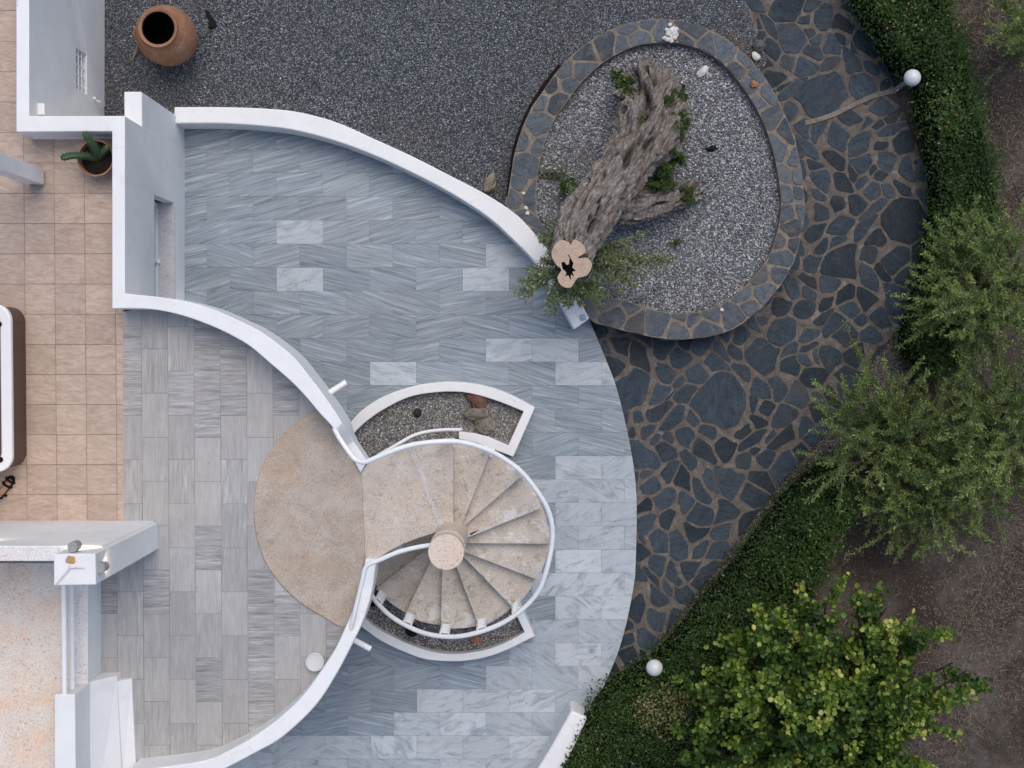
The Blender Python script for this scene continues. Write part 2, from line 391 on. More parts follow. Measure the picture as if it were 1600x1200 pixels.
M['weed'] = m_leaf('weed_leaf', [(0, (0.015, 0.035, 0.009)), (.5, (0.035, 0.072, 0.014)), (.9, (0.094, 0.143, 0.033)), (1, (0.176, 0.187, 0.066))])
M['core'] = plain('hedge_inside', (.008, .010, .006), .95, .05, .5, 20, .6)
M['twig'] = plain('twig_bark', (.16, .135, .10), .85, .15, .35, 20)
M['darkbark'] = plain('dark_bark', (.035, .028, .022), .9, .1, .35, 20, .5)
M['straw'] = m_pebble('dry_straw', [(0, (.05, .033, .022)), (.45, (.13, .09, .06)), (.8, (.25, .19, .125)), (1, (.42, .34, .24))])
M['litter'] = m_pebble('dead_leaf', [(0, (.06, .03, .018)), (.6, (.12, .065, .035)), (1, (.22, .14, .08))])
def m_bark():
    t = NT('olive_bark', .92, .12); v = t.co(); r = t.sep(t.attr('tint'))
    va = t.map(v, (1, 1, 1), rot=(0, 0, R(-58.5))); f = t.noise(t.map(va, (.35, 1.25, 1)), 7, 9, .74, .9); g = t.noise(t.map(va, (.4, 1.3, 1)), 30, 5, .72, .5)
    c = t.ramp(f, [(.32, (.12, .10, .085)), (.48, (.32, .28, .245)), (.68, (.50, .455, .41))])
    c = t.mix(t.ramp(g, [(.40, .8), (.58, 0)]), c, (.09, .07, .058))
    c = t.mix(t.ramp(t.noise(v, 2.2, 4), [(.5, 0), (.7, .4)]), c, (.20, .195, .175))
    t.bump(t.math('ADD', f, g), 1.0, .035)
    return t.out(c)
M['bark'] = m_bark()
def m_cut():
    t = NT('sawn_wood', .8, .2); v = t.co()
    ring = t.n('TexWave', 0, {'wave_type': 'RINGS', 'rings_direction': 'Z'}, Vector=v, Scale=9, Distortion=5, Detail=4)
    c = t.ramp(ring, [(.2, (.43, .315, .235)), (.8, (.48, .365, .28))])
    c = t.mix(t.ramp(t.noise(v, 12, 6, .65), [(.45, 0), (.7, .5)]), c, (.30, .20, .13))
    return t.out(c)
M['cut'] = m_cut()

# ------------------------------------------------------------------ ground, yard, path
ZT = 2.3; ZC = 2.78; ZP = -.10; ZG = -.03; ZS = -.16
def sheet(name, pg, z, m, kind='structure', thick=0):
    bm = bmesh.new(); add_prism(bm, ccw(pg), z-max(thick, .002), z, bottom=False) if thick else bm.faces.new([bm.verts.new((x, y, z)) for x, y in ccw(pg)])
    return tag(obj(name, bm, m), kind=kind)
sheet('ground', [(-120, -120), (120, -120), (120, 120), (-120, 120)], ZS, M['soil'])
path_east = [(1310, -120), (1345, 0), (1370, 65), (1395, 130), (1415, 185), (1440, 250), (1452, 295), (1456, 340), (1450, 400), (1442, 450), (1420, 495), (1370, 555), (1325, 630), (1287, 680), (1242, 730), (1200, 780), (1150, 847), (1100, 913), (1046, 980), (1004, 1035), (975, 1055), (935, 1110), (900, 1160)]
path_pg = poly(spline(path_east, 4) + [(800, 1160), (800, 800), (880, 520), (900, 430), (1050, 200), (1195, 88), (1183, 60), (1165, 0), (1135, -120)], ZP)
yard_pg = poly([(60, -500), (1140, -500), (1155, -40), (1165, 0), (1183, 60), (1200, 95), (1120, 220), (950, 420), (900, 450), (600, 300), (100, 300)], ZG)
sheet('gravel_yard', yard_pg, ZG, M['gravel'], thick=.14)
sheet('path_bed', path_pg, ZP, M['mortar'], thick=.055)

def stones(name, pg, z, m, rmin, rmax, joint, seed, th=.012, parent=None, holes=(), keep=None, kind=None, big=()):
    """irregular flagstones: a power diagram with random joints, corners softened"""
    rnd = random.Random(seed)
    def wv(u, v): return (.10*math.sin(4.1*v+1.3*u+.5)+.03*math.sin(11*v), .09*math.sin(4.4*u-1.7*v+2)+.03*math.sin(12*u+1))
    def unw(x, y):
        u, v = x, y
        for _ in range(25): d = wv(u, v); u, v = x-d[0], y-d[1]
        return (u, v)
    pg = [unw(*p) for p in pg]; big = [(*unw(x, y), r) for x, y, r in big]
    xs = [p[0] for p in pg]; ys = [p[1] for p in pg]
    x0, x1, y0, y1 = min(xs), max(xs), min(ys), max(ys)
    sd_ = [(x, y, r) for x, y, r in big]; cell = {}
    tries = int(60*(x1-x0)*(y1-y0)/(rmin*rmin*3))
    def ok(x, y, r): return all((x-a)**2+(y-b)**2 > (.93*(r+c))**2 for a, b, c in sd_ if abs(x-a) < 1.3 and abs(y-b) < 1.3)
    for k in range(min(tries, 9000)):
        fr = k/min(tries, 9000)
        r = rmax*(1-fr)+rmin*fr; r *= rnd.uniform(.8, 1.15)
        x, y = rnd.uniform(x0, x1), rnd.uniform(y0, y1)
        if not inside((x, y), pg): continue
        if ok(x, y, r): sd_.append((x, y, r))
    bm = bmesh.new(); al = bm.loops.layers.float_color.new('tile')
    for i, (x, y, r) in enumerate(sd_):
        c = [(x-1.2, y-1.2), (x+1.2, y-1.2), (x+1.2, y+1.2), (x-1.2, y+1.2)]
        for j, (a, b, q) in enumerate(sd_):
            if j == i: continue
            dx, dy = a-x, b-y; d = math.hypot(dx, dy)
            if d > 1.6: continue
            s = (d*d + r*r - q*q)/(2*d) - joint*rnd.choice((.35, .6, .9, 1.2, 1.9))
            ux, uy = dx/d, dy/d; mx, my = x+ux*s, y+uy*s
            c = clip_convex(c, [(mx-uy*-3, my+ux*-3), (mx-uy*3, my+ux*3), (mx-uy*3-ux*6, my+ux*3-uy*6), (mx-uy*-3-ux*6, my+ux*-3-uy*6)])
            if len(c) < 3: break
        if len(c) < 3: continue
        for _ in range(rnd.choice((0, 1, 1, 2)) if r < .2 else 1):
            a_ = rnd.uniform(0, 6.28); ux, uy = math.cos(a_), math.sin(a_); s = r*rnd.uniform(.62, 1.0); mx, my = x+ux*s, y+uy*s
            c2 = clip_convex(c, [(mx+uy*3, my-ux*3), (mx-uy*3, my+ux*3), (mx-uy*3-ux*6, my+ux*3-uy*6), (mx+uy*3-ux*6, my-ux*3-uy*6)])
            if len(c2) >= 3: c = c2
        c = ccw(c)
        # soften corners, jitter edges
        out = []
        for k in range(len(c)):
            p, q = c[k], c[(k+1) % len(c)]; L = math.hypot(q[0]-p[0], q[1]-p[1])
            if L < .012: continue
            e = min(.32, .018/L*rnd.uniform(.5, 1.8))
            for t in ((e, 1-e) if L < .12 else (e, .5+rnd.uniform(-.15, .15), 1-e)):
                jj = .006 if t in (e, 1-e) else .009
                out.append((p[0]+(q[0]-p[0])*t+rnd.uniform(-jj, jj), p[1]+(q[1]-p[1])*t+rnd.uniform(-jj, jj)))
        if len(out) < 3: continue
        allin = all(inside(p, pg) for p in out)
        if not allin:
            cc = []
            cv = ccw(c); out = clip_convex(pg, cv)
            if len(out) < 3: continue
        if abs(area(out)) < .003: continue
        if keep and not keep(x, y): continue
        out = [(u+wv(u, v)[0], v+wv(u, v)[1]) for u, v in out]
        zt = z + th*rnd.uniform(.7, 1.3)
        fs = add_prism(bm, out, z-.03, zt, bottom=False)
        col = (rnd.random(), rnd.random(), rnd.random(), 1)
        for f in fs:
            for l in f.loops: l[al] = col
    o = obj(name, bm, m, parent)
    return o
bigs = [(1280, 148, .29), (1125, 620, .32), (1415, 345, .27), (1310, 410, .25), (1400, 470, .20), (1200, 180, .14), (1050, 380, .2), (985, 610, .22), (1000, 710, .22), (1225, 730, .19), (1190, 560, .22), (1225, 520, .2), (1140, 755, .2), (1240, 60, .2), (1225, 8, .22)]
bigw = [(*XY(a, b, ZP), r) for a, b, r in bigs]
tag(stones('stone_path', path_pg, ZP, M['slate'], .062, .135, .019, 5, big=bigw), kind='structure')
# raised mortar strip across the path that carries the lamp cable
bm = bmesh.new(); cab = [P(a, b, ZP+.016) for a, b in spline([(1258, 192), (1290, 184), (1330, 166), (1365, 150), (1400, 141)], 5)]
L_ = [((p+Vector((0, .035+.012*noise.noise(p*9), 0))).x, (p+Vector((0, .035+.012*noise.noise(p*9), 0))).y) for p in cab]
R_ = [((p-Vector((0, .03+.012*noise.noise(p*7), 0))).x, (p-Vector((0, .03+.012*noise.noise(p*7), 0))).y) for p in cab]
add_strip(bm, L_, R_, [ZP+.022]*len(cab), ZP-.02)
tag(obj('mortar_strip', bm, M['mortar2']), kind='structure')

# ------------------------------------------------------------------ patio, terrace floors
def tiles(name, pg, z, m, ox, oy, wx, wy, vertical, fn, gap=.0014, th=.006):
    xs = [p[0] for p in pg]; ys = [p[1] for p in pg]
    bm = bmesh.new(); uvl = bm.loops.layers.uv.new('UVMap'); al = bm.loops.layers.float_color.new('tile')
    rnd = random.Random(3)
    pg = ccw(pg)
    i0, i1 = math.floor((min(xs)-ox)/wx)-1, math.ceil((max(xs)-ox)/wx)+1
    j0, j1 = math.floor((min(ys)-oy)/wy)-1, math.ceil((max(ys)-oy)/wy)+1
    for i in range(i0, i1):
        for j in range(j0, j1):
            sx = sy = 0
            if vertical == 1: sy = .5*wy*(i % 2)
            elif vertical == 0: sx = .5*wx*(j % 2)
            x, y = ox+i*wx+sx, oy+j*wy+sy
            g = gap*rnd.uniform(.6, 1.3)
            rect = [(x+g, y+g), (x+wx-g, y+g), (x+wx-g, y+wy-g), (x+g, y+wy-g)]
            cin = [inside(p, pg) for p in rect+[(x+wx/2, y+wy/2)]]
            if all(cin): c = rect
            else:
                c = clip_convex(pg, rect)
            if len(c) < 3 or abs(area(c)) < 1e-4: continue
            ang, tone, typ = fn(x+wx/2, y+wy/2, rnd)
            u0, v0 = rnd.uniform(0, 90), rnd.uniform(0, 90); ca, sa = math.cos(ang), math.sin(ang)
            zt = z + rnd.uniform(-.0008, .0008)
            f = bm.faces.new([bm.verts.new((px, py, zt)) for px, py in c])
            if f.normal.z < 0: f.normal_flip()
            for l in f.loops:
                px, py = l.vert.co.x-x, l.vert.co.y-y
                l[uvl].uv = (u0+px*ca+py*sa, v0-px*sa+py*ca); l[al] = (tone, typ, rnd.random(), 1)
    bm.normal_update()
    for f in bm.faces:
        if f.normal.z < 0: f.normal_flip()
    return tag(obj(name, bm, m), kind='structure')
pat_e = [(921, 500), (946, 560), (963, 605), (980, 673), (991.6, 741), (995, 801), (993, 884), (990.7, 912), (980, 968), (966.7, 1016), (945, 1069), (924, 1112), (885, 1175), (845, 1230), (790, 1300)]
pat_n = [(270, 180), (349, 182), (418, 186), (467, 191), (526, 207), (585, 231), (644, 258), (703, 288), (762, 322), (806, 358), (840, 392), (880, 450)]
patio_pg = poly(spline(pat_n, 4), .3)[:-1] + poly([(902, 486)], .2) + poly(spline(pat_e, 5), 0) + poly([(300, 1300), (200, 1300), (200, 300)], 0)
lightset = [(465, 440), (467, 367), (765, 440), (605, 590), (790, 560), (860, 565), (915, 568), (945, 600), (820, 405), (895, 1165), (640, 257)]
lightw = [XY(a, b, 0) for a, b in lightset]
def pxy(x, y):   # ground metre -> photo pixel (only used to pick each tile's stone)
    return 800 + x/18*F, 540 - y/18*F
def patio_fn(x, y, rnd):
    px, py = pxy(x, y)
    sgn = 1 if py < 375 and px < 700 or rnd.random() < .5 else -1
    ang = sgn*R(rnd.uniform(9, 20)); tone = rnd.uniform(.2, .65); typ = rnd.choice((0, 0, 0, 0, .1))
    if py < 375: tone += .12
    white = (px > 845 + rnd.uniform(-25, 30) and py > 730 + rnd.uniform(-15, 15)) or (py > 1040 and px > 770 - (py-1040)*.9 + rnd.uniform(-40, 40)) or py > 1172
    if white: typ = rnd.uniform(.45, 1.0); tone = rnd.uniform(.3, .72); ang = rnd.choice((-1, 1))*R(rnd.uniform(5, 40))
    elif any(abs(x-a) < .31 and abs(y-b) < .155 for a, b in lightw): typ = .6; tone = rnd.uniform(.6, .85)
    return ang, tone, typ
bm = bmesh.new(); add_prism(bm, ccw(patio_pg), -.17, -.006, bottom=False); tag(obj('patio_slab', bm, M['grout']), kind='structure')
o0 = XY(359, 307, 0)
tiles('patio_paving', patio_pg, 0, M['patio'], o0[0], o0[1]-.3065*20, .604, .3065, 0, patio_fn)

# terrace outline (walls' middle lines, in metres)
W4_out = [(195, 459), (240, 463), (287, 470), (330, 482), (367, 498), (400, 514), (430, 534), (460, 559), (485, 590), (510, 623), (530, 653)]
W4_in = [(175, 482), (235, 483), (285, 493), (330, 509), (362, 524), (392, 542), (425, 570), (455, 596), (478, 620), (500, 646), (519, 667)]
W5_out = [(588, 874), (581, 925), (568, 968), (554, 999), (526, 1053), (492, 1104), (441, 1152), (398, 1177), (340, 1207), (290, 1226), (200, 1240)]
W5_in = [(571, 873), (563, 915), (552, 952), (537, 986), (519, 1022), (478, 1081), (441, 1118), (398, 1150), (359, 1172), (313, 1190), (200, 1205)]
mid = lambda A, B: [((a+c)/2, (b+d)/2) for (a, b), (c, d) in zip(A, B)]
terr_pg = poly([(192, 487)], ZT) + poly(spline(mid(W4_in, W4_out), 4), ZC)[4:] + poly([(545, 700), (568, 735), (578, 870)], ZT) + poly(spline(mid(W5_in, W5_out), 4), ZC)[2:] + poly([(60, 1230), (60, 880), (192, 840)], ZT)
tan_pg = poly([(-420, -350), (35, -350)], ZT) + poly([(35, 193), (185, 193), (185, 470)], ZC) + poly([(192, 486.5), (192, 860), (-420, 860)], ZT)
bm = bmesh.new(); add_prism(bm, ccw(terr_pg), ZT-.25, ZT-.005, bottom=True); tag(obj('terrace_slab', bm, M['grout']), kind='structure')
bm = bmesh.new(); add_prism(bm, ccw(tan_pg), ZT-.26, ZT-.005, bottom=True); tag(obj('tan_terrace_slab', bm, M['tangrout']), kind='structure')
def terr_fn(x, y, rnd):
    px = 800 + x/15.7*F; py = 540 - y/15.7*F
    colk = int((px-180)/41); cross = (py < 640 + 50*math.sin(colk*2.3) and colk in (0, 3, 4, 5, 6, 7) and rnd.random() < .8) or (colk in (5, 8) and py > 880 and rnd.random() < .8) or rnd.random() < .05
    ang = rnd.uniform(-.05, .05) + (0 if cross else math.pi/2)
    tone = rnd.uniform(.2, .75)
    return ang, tone, 0 if cross else rnd.choice((.3, .5, .65, .75))
o1 = XY(221, 545, ZT)
tiles('terrace_paving', terr_pg, ZT, M['terrace'], o1[0], o1[1], .298, .504, 1, terr_fn, .0018)
o2 = XY(37.5, 302, ZT)
tiles('tan_paving', tan_pg, ZT, M['tan'], o2[0], o2[1], .342, .342, 2, lambda x, y, r: (r.uniform(-.25, .1), r.random(), 0), .0028)

# round landing disc
bm = bmesh.new()
disc = spline([(562, 738), (530, 690), (500, 643), (465, 660), (432, 690), (408, 732), (397, 778), (398, 822), (409, 866), (432, 905), (468, 941), (505, 964), (540, 979), (557, 930), (569, 875), (567, 800)], 6, True)
dpts = [P(a, b, ZT+.03) for a, b in disc]
rimw = [(p.x, p.y) for p in dpts]
add_prism(bm, rimw, ZT-.02, ZT+.03)
tag(obj('round_landing', bm, M['disc'], smooth=40, bevel=.012), kind='structure')

# ------------------------------------------------------------------ terrace walls
tw = empty('terrace_wall', P(288, 330, 0), 'tall white plastered terrace wall with square corners, barred opening and deep window', 'wall')
def cap(pxl): return poly(pxl, ZC)
bm = bmesh.new()
outl = cap([(25, -400), (45, -400), (45, 181), (195, 181), (195, 459), (175, 482), (175, 205), (25, 206)])
add_prism(bm, outl, -.17, ZC)
endL = [(548, 683), (565, 708), (574, 721)]; endR = [(535, 692), (551, 717), (563, 739)]
eL, eR = spline(W4_out+endL, 4), spline(W4_in+endR, 4); n = len(eL); k0 = 40
ez = [ZC-.36*(lambda u: u*u*(3-2*u))(min(1, max(0, (k-k0-.5)/5)))-.05*max(0, k-k0)/12 for k in range(n)]
add_strip(bm, [XY(*p, z) for p, z in zip(eL, ez)], [XY(*p, z) for p, z in zip(eR, ez)], ez, [-.17]*4+[2.046]*(n-4))
bmesh.ops.remove_doubles(bm, verts=bm.verts, dist=.0005)
dead = [f for f in bm.faces if len(f.verts) == 4 and all(min((v.co.xy-Vector(q)).length for q in (outl[4], outl[5])) < .002 for v in f.verts)]
bmesh.ops.delete(bm, geom=dead, context='FACES_ONLY'); bmesh.ops.recalc_face_normals(bm, faces=bm.faces)
wb = obj('wall_body', bm, M['plaster'], tw, smooth=30, bevel=.018)
# recesses cut in the east faces
def cutter(name, pts3):
    bm = bmesh.new(); bmesh.ops.convex_hull(bm, input=[bm.verts.new(p) for p in pts3]); return bm
x1 = XY(195, 300, ZC)[0]; x2 = XY(45, 100, ZC)[0]
ya, yb = P(269, 317, .58).y, P(269, 500, .58).y
yc, yd = P(119, 85, .75).y, P(119, 147, .75).y
cb = bmesh.new()
add_box(cb, (x1-.0, (ya+yb)/2, (.56+1.52)/2), (.50, ya-yb, .96))
add_box(cb, (x2-.0, (yc+yd)/2, .92), (.40, yc-yd, .42))
cme = bpy.data.meshes.new('cut'); cb.to_mesh(cme); cb.free(); cob = bpy.data.objects.new('cut', cme); COL.objects.link(cob)
cob.location = -wloc(tw)*0
bmod = wb.modifiers.new('openings', 'BOOLEAN'); bmod.object = cob; bmod.solver = 'EXACT'; bmod.operation = 'DIFFERENCE'
wb.modifiers.move(1, 0)
dg = bpy.context.evaluated_depsgraph_get(); dg.update()
me2 = bpy.data.meshes.new_from_object(wb.evaluated_get(dg)); wb.modifiers.clear(); wb.data = me2
bpy.data.objects.remove(cob)
# window in the deep recess
wt = bmesh.new(); xw = x1-.222
for zz in (.585, 1.49): add_box(wt, (xw, (ya+yb)/2, zz), (.05, ya-yb-.01, .05))
for yy in (ya-.03, ya-(ya-yb)*.5, yb+.03): add_box(wt, (xw+.002, yy, 1.04), (.05, .055, .86))
fr = obj('window', wt, M['frame'], tw, bevel=.004)
gt = bmesh.new(); add_box(gt, (xw-.01, (ya+yb)/2, 1.04), (.012, ya-yb-.03, .86)); obj('pane', gt, M['glass'], fr)
sb = bmesh.new(); add_box(sb, (x1-.10, (ya+yb)/2, .565), (.215, ya-yb-.004, .02)); obj('sill', sb, M['sill'], fr)
hb = bmesh.new(); add_box(hb, (xw+.035, ya-(ya-yb)*.5, .62), (.04, .05, .03)); obj('latch', hb, M['rail'], fr)
bt = bmesh.new()
for k in range(4): add_tube(bt, [(x2-.025, yd+(yc-yd)*(k+.5)/4, .73), (x2-.025, yd+(yc-yd)*(k+.5)/4, 1.09)], .0075, 6)
for zz in (.84, .97): add_tube(bt, [(x2-.025, yd, zz), (x2-.025, yc, zz)], .0075, 6)
wbars = obj('window_bars', bt, M['rail'], tw)
bt = bmesh.new(); add_box(bt, (x2-.192, (yc+yd)/2, .92), (.012, yc-yd-.004, .40)); obj('back_panel', bt, M['grey'], wbars)
# low plaster shelf inside
bm = bmesh.new(); q = poly([(46.5, 160), (67, 160), (67, 178), (46.5, 178)], 2.55); add_prism(bm, q, 2.25, 2.5); obj('junction_box', bm, M['plaster'], tw, bevel=.008)
bm = bmesh.new(); add_tube(bm, [P(146, 155, .42), P(156, 159, .36), P(163, 165, .12), P(164, 165, -.05)], .012, 6); add_tube(bm, [P(143, 152, .44), P(150, 154, .44)], .016, 6); obj('tap_pipe', bm, M['rail'], tw)
bm = bmesh.new(); q = poly([(48, 206), (177, 206), (177, 216), (48, 216)], ZT+.1); add_prism(bm, q, ZT-.02, ZT+.09); obj('skirting', bm, M['plaster'], tw, bevel=.006)
# sloped buttress at the north end
bm = bmesh.new()
zb = [2.2, 2.0, 2.0, 2.2]
yb_ = XY(195, 181, ZC)[1]-.12; xb_ = x1+.003; yn_ = XY(222, 143, 2.06)[1]; add_prism(bm, [(xb_-.205, yn_), (xb_, yn_), (xb_, yb_), (xb_-.205, yb_)], -.17, 2.06)
obj('buttress', bm, M['plaster'], tw, bevel=.015)

bm = bmesh.new(); add_prism(bm, [(x1-.002, XY(195, 462, ZC)[1]), (x1-.002, -9), (x1-.25, -9), (x1-.25, XY(195, 462, ZC)[1])], -.17, 2.04); obj('lower_wall', bm, M['plaster'], tw)
# south parapet
sw = empty('curved_parapet', P(500, 1080, ZT), 'long white curved parapet sweeping along the bottom edge of the upper terrace', 'wall')
bm = bmesh.new(); oo, ii = spline(W5_out, 5), spline(W5_in, 5); n = len(oo)
zz = [ZT+.16 + .30*min(1, max(0, (k-5)/9)) for k in range(n)]
add_strip(bm, [XY(*p, z) for p, z in zip(oo, zz)], [XY(*p, z) for p, z in zip(ii, zz)], zz, 2.046)
obj('wall_body', bm, M['plaster'], sw, smooth=35, bevel=.018)
# water spouts
for (a, b), side, lab in ((((516, 613), (541, 597)), tw, 'white drain spout poking out of wall above upper gravel planter'), (((553, 1000), (579, 1014)), sw, 'white drain spout poking out of curved parapet near lower planter')):
    p, q = P(*a, 2.18), P(*b, 2.16)
    s = tag(None, None) if False else None
    bm = bmesh.new(); d = (q-p); add_tube(bm, [p-d*.4, q], .034, 12, False); add_tube(bm, [q, p-d*.35], .026, 12, False)
    obj('drain_spout', bm, M['rail'], side)

# low curved patio wall
lw = empty('low_curved_wall', P(585, 230, 0), 'low white curved wall between the blue marble patio and dark gravel yard', 'wall')
LWo = [(272, 167), (349, 167), (416, 169.5), (467, 175), (526, 191), (585, 217), (644, 244), (703, 274), (762, 305), (809, 337), (843, 374), (868, 406), (890, 440), (909, 475), (921, 498)]
LWi = [(272, 193), (349, 193), (420, 198), (467, 205), (526, 221), (585, 243), (644, 270), (703, 301), (762, 339), (801, 374), (829, 402), (848, 428), (866, 456), (883, 488), (897, 515)]
bm = bmesh.new(); add_strip(bm, [XY(*p, .46) for p in spline(LWo, 5)], [XY(*p, .46) for p in spline(LWi, 5)], [.46]*(14*5+1), -.17)
obj('wall_body', bm, M['plaster'], lw, smooth=35, bevel=.018)
bm = bmesh.new(); p = P(911, 496, .465); add_box(bm, p+Vector((0, 0, .012)), (.07, .075, .03), .3); add_box(bm, p+Vector((.0, .0, .03)), (.04, .045, .02), .3)
tag(obj('glass_block', bm, M['blue'], None, bevel=.006), 'small blue glass block set on the end of the low curved wall', 'glass block')
# low wall at the bottom right of the patio
rw = empty('low_white_wall', P(870, 1160, 0), 'short low white wall at the patio edge half covered by the hedge', 'wall')
bm = bmesh.new(); rl = [(893, 1110), (862, 1165), (838, 1204), (800, 1262)]; rr = [(918, 1122), (897, 1168), (872, 1214), (835, 1275)]
add_strip(bm, [XY(*p, .5) for p in spline(rl, 5)], [XY(*p, .5) for p in spline(rr, 5)], [.5]*16, -.17)
obj('wall_body', bm, M['plaster'], rw, smooth=35, bevel=.03)

# ------------------------------------------------------------------ stair house lower left
hs = empty('roof_house', P(150, 840, ZT), 'white stair house with peeling flat roof, corner pillar and stepped wall', 'building')
bm = bmesh.new(); add_prism(bm, poly([(-300, 853), (160, 853), (160, 877), (-300, 877)], 4.28), ZT-.1, 4.28); 
obj('north_wall', bm, [M['plaster']], hs, bevel=.012)
bm = bmesh.new(); add_prism(bm, poly([(-300, 855), (100, 855), (100, 876), (-300, 876)], 4.285), 4.2, 4.288); obj('wall_coping', bm, M['roughcap'], hs)
bm = bmesh.new(); add_prism(bm, poly([(84, 866), (149, 865), (150, 914), (84, 915)], 4.66), ZT-.1, 4.66); pil = obj('pillar', bm, M['plaster'], hs, bevel=.012)
bm = bmesh.new(); add_tube(bm, [P(88, 912, 4.675), P(104, 893, 4.69), P(110, 884, 4.68)], .008, 5); add_tube(bm, [P(106, 888, 4.675), P(120, 886, 4.69), P(132, 887, 4.675)], .008, 5)
obj('cable', bm, M['roughcap'], pil)
bm = bmesh.new(); add_rock(bm, P(110, 875, 4.665), (.05, .04, .01), 3, 2, .5); obj('rust_stain', bm, plain('rust_patch', (.50, .30, .15), .9), pil)
bm = bmesh.new(); add_prism(bm, poly([(-300, 880), (118, 880), (118, 1300), (-300, 1300)], 2.70), ZT-.1, 2.70); obj('roof_slab', bm, M['roof'], hs)
bm = bmesh.new(); add_prism(bm, poly([(116, 890), (136, 890), (136, 1300), (116, 1300)], 2.80), ZT-.1, 2.80); obj('low_wall', bm, [M['roughcap']], hs, bevel=.01)
bm = bmesh.new(); add_prism(bm, poly([(135.7, 890), (137.2, 890), (137.2, 1300), (135.7, 1300)], 2.79), ZT-.1, 2.79); obj('wall_face', bm, M['plaster'], hs)
xe_ = XY(137.2, 900, 2.79)[0]
bm = bmesh.new(); add_prism(bm, [XY(85, 1085, 3.28), (xe_+.002, XY(100, 1085, 3.28)[1]), (xe_+.002, XY(100, 1300, 3.28)[1]), XY(85, 1300, 3.28)], ZT-.1, 3.28); obj('block_wall', bm, M['plaster'], hs, bevel=.012)
bm = bmesh.new()
for (a0, z0_), (a1, z1_), yn in (((None, 2.76), (183, 2.45), 1054), ((183, 2.448), (206, 2.325), 1063)):
    xa = xe_+.0005 if a0 is None else XY(a0, yn, z0_)[0]; xb = XY(a1, yn, z1_)[0]; yy = XY(100, yn, 2.4)[1]; ye = XY(100, 1300, 2.4)[1]
    add_prism(bm, [(xa, yy), (xb, yy), (xb+.07, ye), (xa, ye)], ZT-.05, [z0_, z1_, z1_, z0_])
obj('sloped_bench', bm, M['plaster'], hs, bevel=.01)
for (a, z) in ((101, 3.25), (113, 3.02)):
    bm = bmesh.new(); q0 = P(a, 1085, z); x = q0.x; y0 = P(100, 912, z).y
    add_tube(bm, [(x, y0+.03, z), (x, (y0+q0.y)/2, z-.004), (x, q0.y-.03, z)], .030, 12); obj('handrail', bm, M['rail'], hs, smooth=50)
# wall lights
def wall_light(px, py, z, d, label):
    p = P(px, py, z); t = empty('wall_light', p, label, 'wall lamp', 'cylinder wall lights')
    bm = bmesh.new(); add_tube(bm, [p+Vector((0, 0, .0)), p+Vector((0, 0, -.15))], .050, 20); obj('lamp_body', bm, M['grey'], t, smooth=40, bevel=.004)
    bm = bmesh.new(); b = p-Vector(d)*.085+Vector((0, 0, -.07)); add_box(bm, b, (.05 if d[0] == 0 else .12, .12 if d[0] == 0 else .05, .06)); obj('bracket', bm, M['grey'], t, bevel=.004)
    bm = bmesh.new(); add_tube(bm, [p+Vector((0, 0, -.151)), p+Vector((0, 0, -.156))], .038, 16)
    e = NT('lamp_lens', .4); e.b.inputs['Emission Color'].default_value = (1, .78, .5, 1); e.b.inputs['Emission Strength'].default_value = 3; obj('lens', bm, e.m, t)
    ld = bpy.data.lights.new('lamp_glow', 'SPOT'); ld.energy = 3.5; ld.color = (1, .80, .56); ld.spot_size = R(120); ld.spot_blend = .6; ld.shadow_soft_size = .03
    lo = bpy.data.objects.new('lamp_glow', ld); COL.objects.link(lo); lo.parent = t; lo.location = (0, 0, -.17)
    return t
wall_light(113, 855, 4.6, (0, 1, 0), 'lit grey cylinder wall light on the north side of the white pillar')
wall_light(156, 888, 4.6, (1, 0, 0), 'lit grey cylinder wall light on the east side of the white pillar')
wall_light(-34, 842, 4.2, (0, 1, 0), 'lit grey cylinder wall light on white wall past the left edge')

# ------------------------------------------------------------------ spiral stair
st = empty('spiral_staircase', P(717, 800, 0), 'beige concrete spiral staircase with white handrail and round central column', 'staircase')
CT = P(697, 863, 3.40); cx, cy = CT.x, CT.y
bm = bmesh.new(); add_lathe(bm, [(.185, -.1), (.185, 2.3), (.185, 3.0), (.195, 3.0), (.195, 3.12), (.187, 3.13), (.19, 3.40)], (cx, cy, 0), 40, True); obj('column', bm, M['column'], st, smooth=40, bevel=.008)
RIS = ZT/16
E_out = [(708.5, 692), (766, 708), (815, 744), (846, 792), (859, 850), (839, 906), (802, 951), (749, 981), (688.6, 981), (632, 961), (587, 920)]
E_in = [(708.5, 826), (719, 826), (723, 824), (724.5, 838.5), (725.6, 849), (724, 862), (722, 868), (713, 886), (691, 888), (673, 876), (670, 856)]
edges = []
for k in range(17):
    z = ZT-RIS*k
    if k < 11: o_, i_ = P(*E_out[k], z), P(*E_in[k], z)
    else:
        a = edges[10][3] - (k-10)*R(360+math.degrees(edges[10][3])-90)/6
        r = 1.13; o_ = Vector((cx+r*math.cos(a), cy+r*math.sin(a), z)); i_ = Vector((cx+.15*math.cos(a), cy+.15*math.sin(a), z))
    a = math.atan2(o_.y-cy, o_.x-cx)
    if edges:
        while a > edges[-1][3]: a -= 2*math.pi
    edges.append((o_, i_, z, a, math.hypot(o_.x-cx, o_.y-cy)))
rads = [e[4] for e in edges]
print('stair radii', [round(r, 2) for r in rads], [round(math.degrees(e[3])) for e in edges])
def arc(k0, t0, k1, t1, n=10):
    out = []
    for i in range(n+1):
        u = (k0+t0)+((k1+t1)-(k0+t0))*i/n; k = min(int(u), 15); f = u-k
        a = edges[k][3]*(1-f)+edges[k+1][3]*f; r = edges[k][4]*(1-f)+edges[k+1][4]*f
        out.append((cx+r*math.cos(a), cy+r*math.sin(a)))
    return out
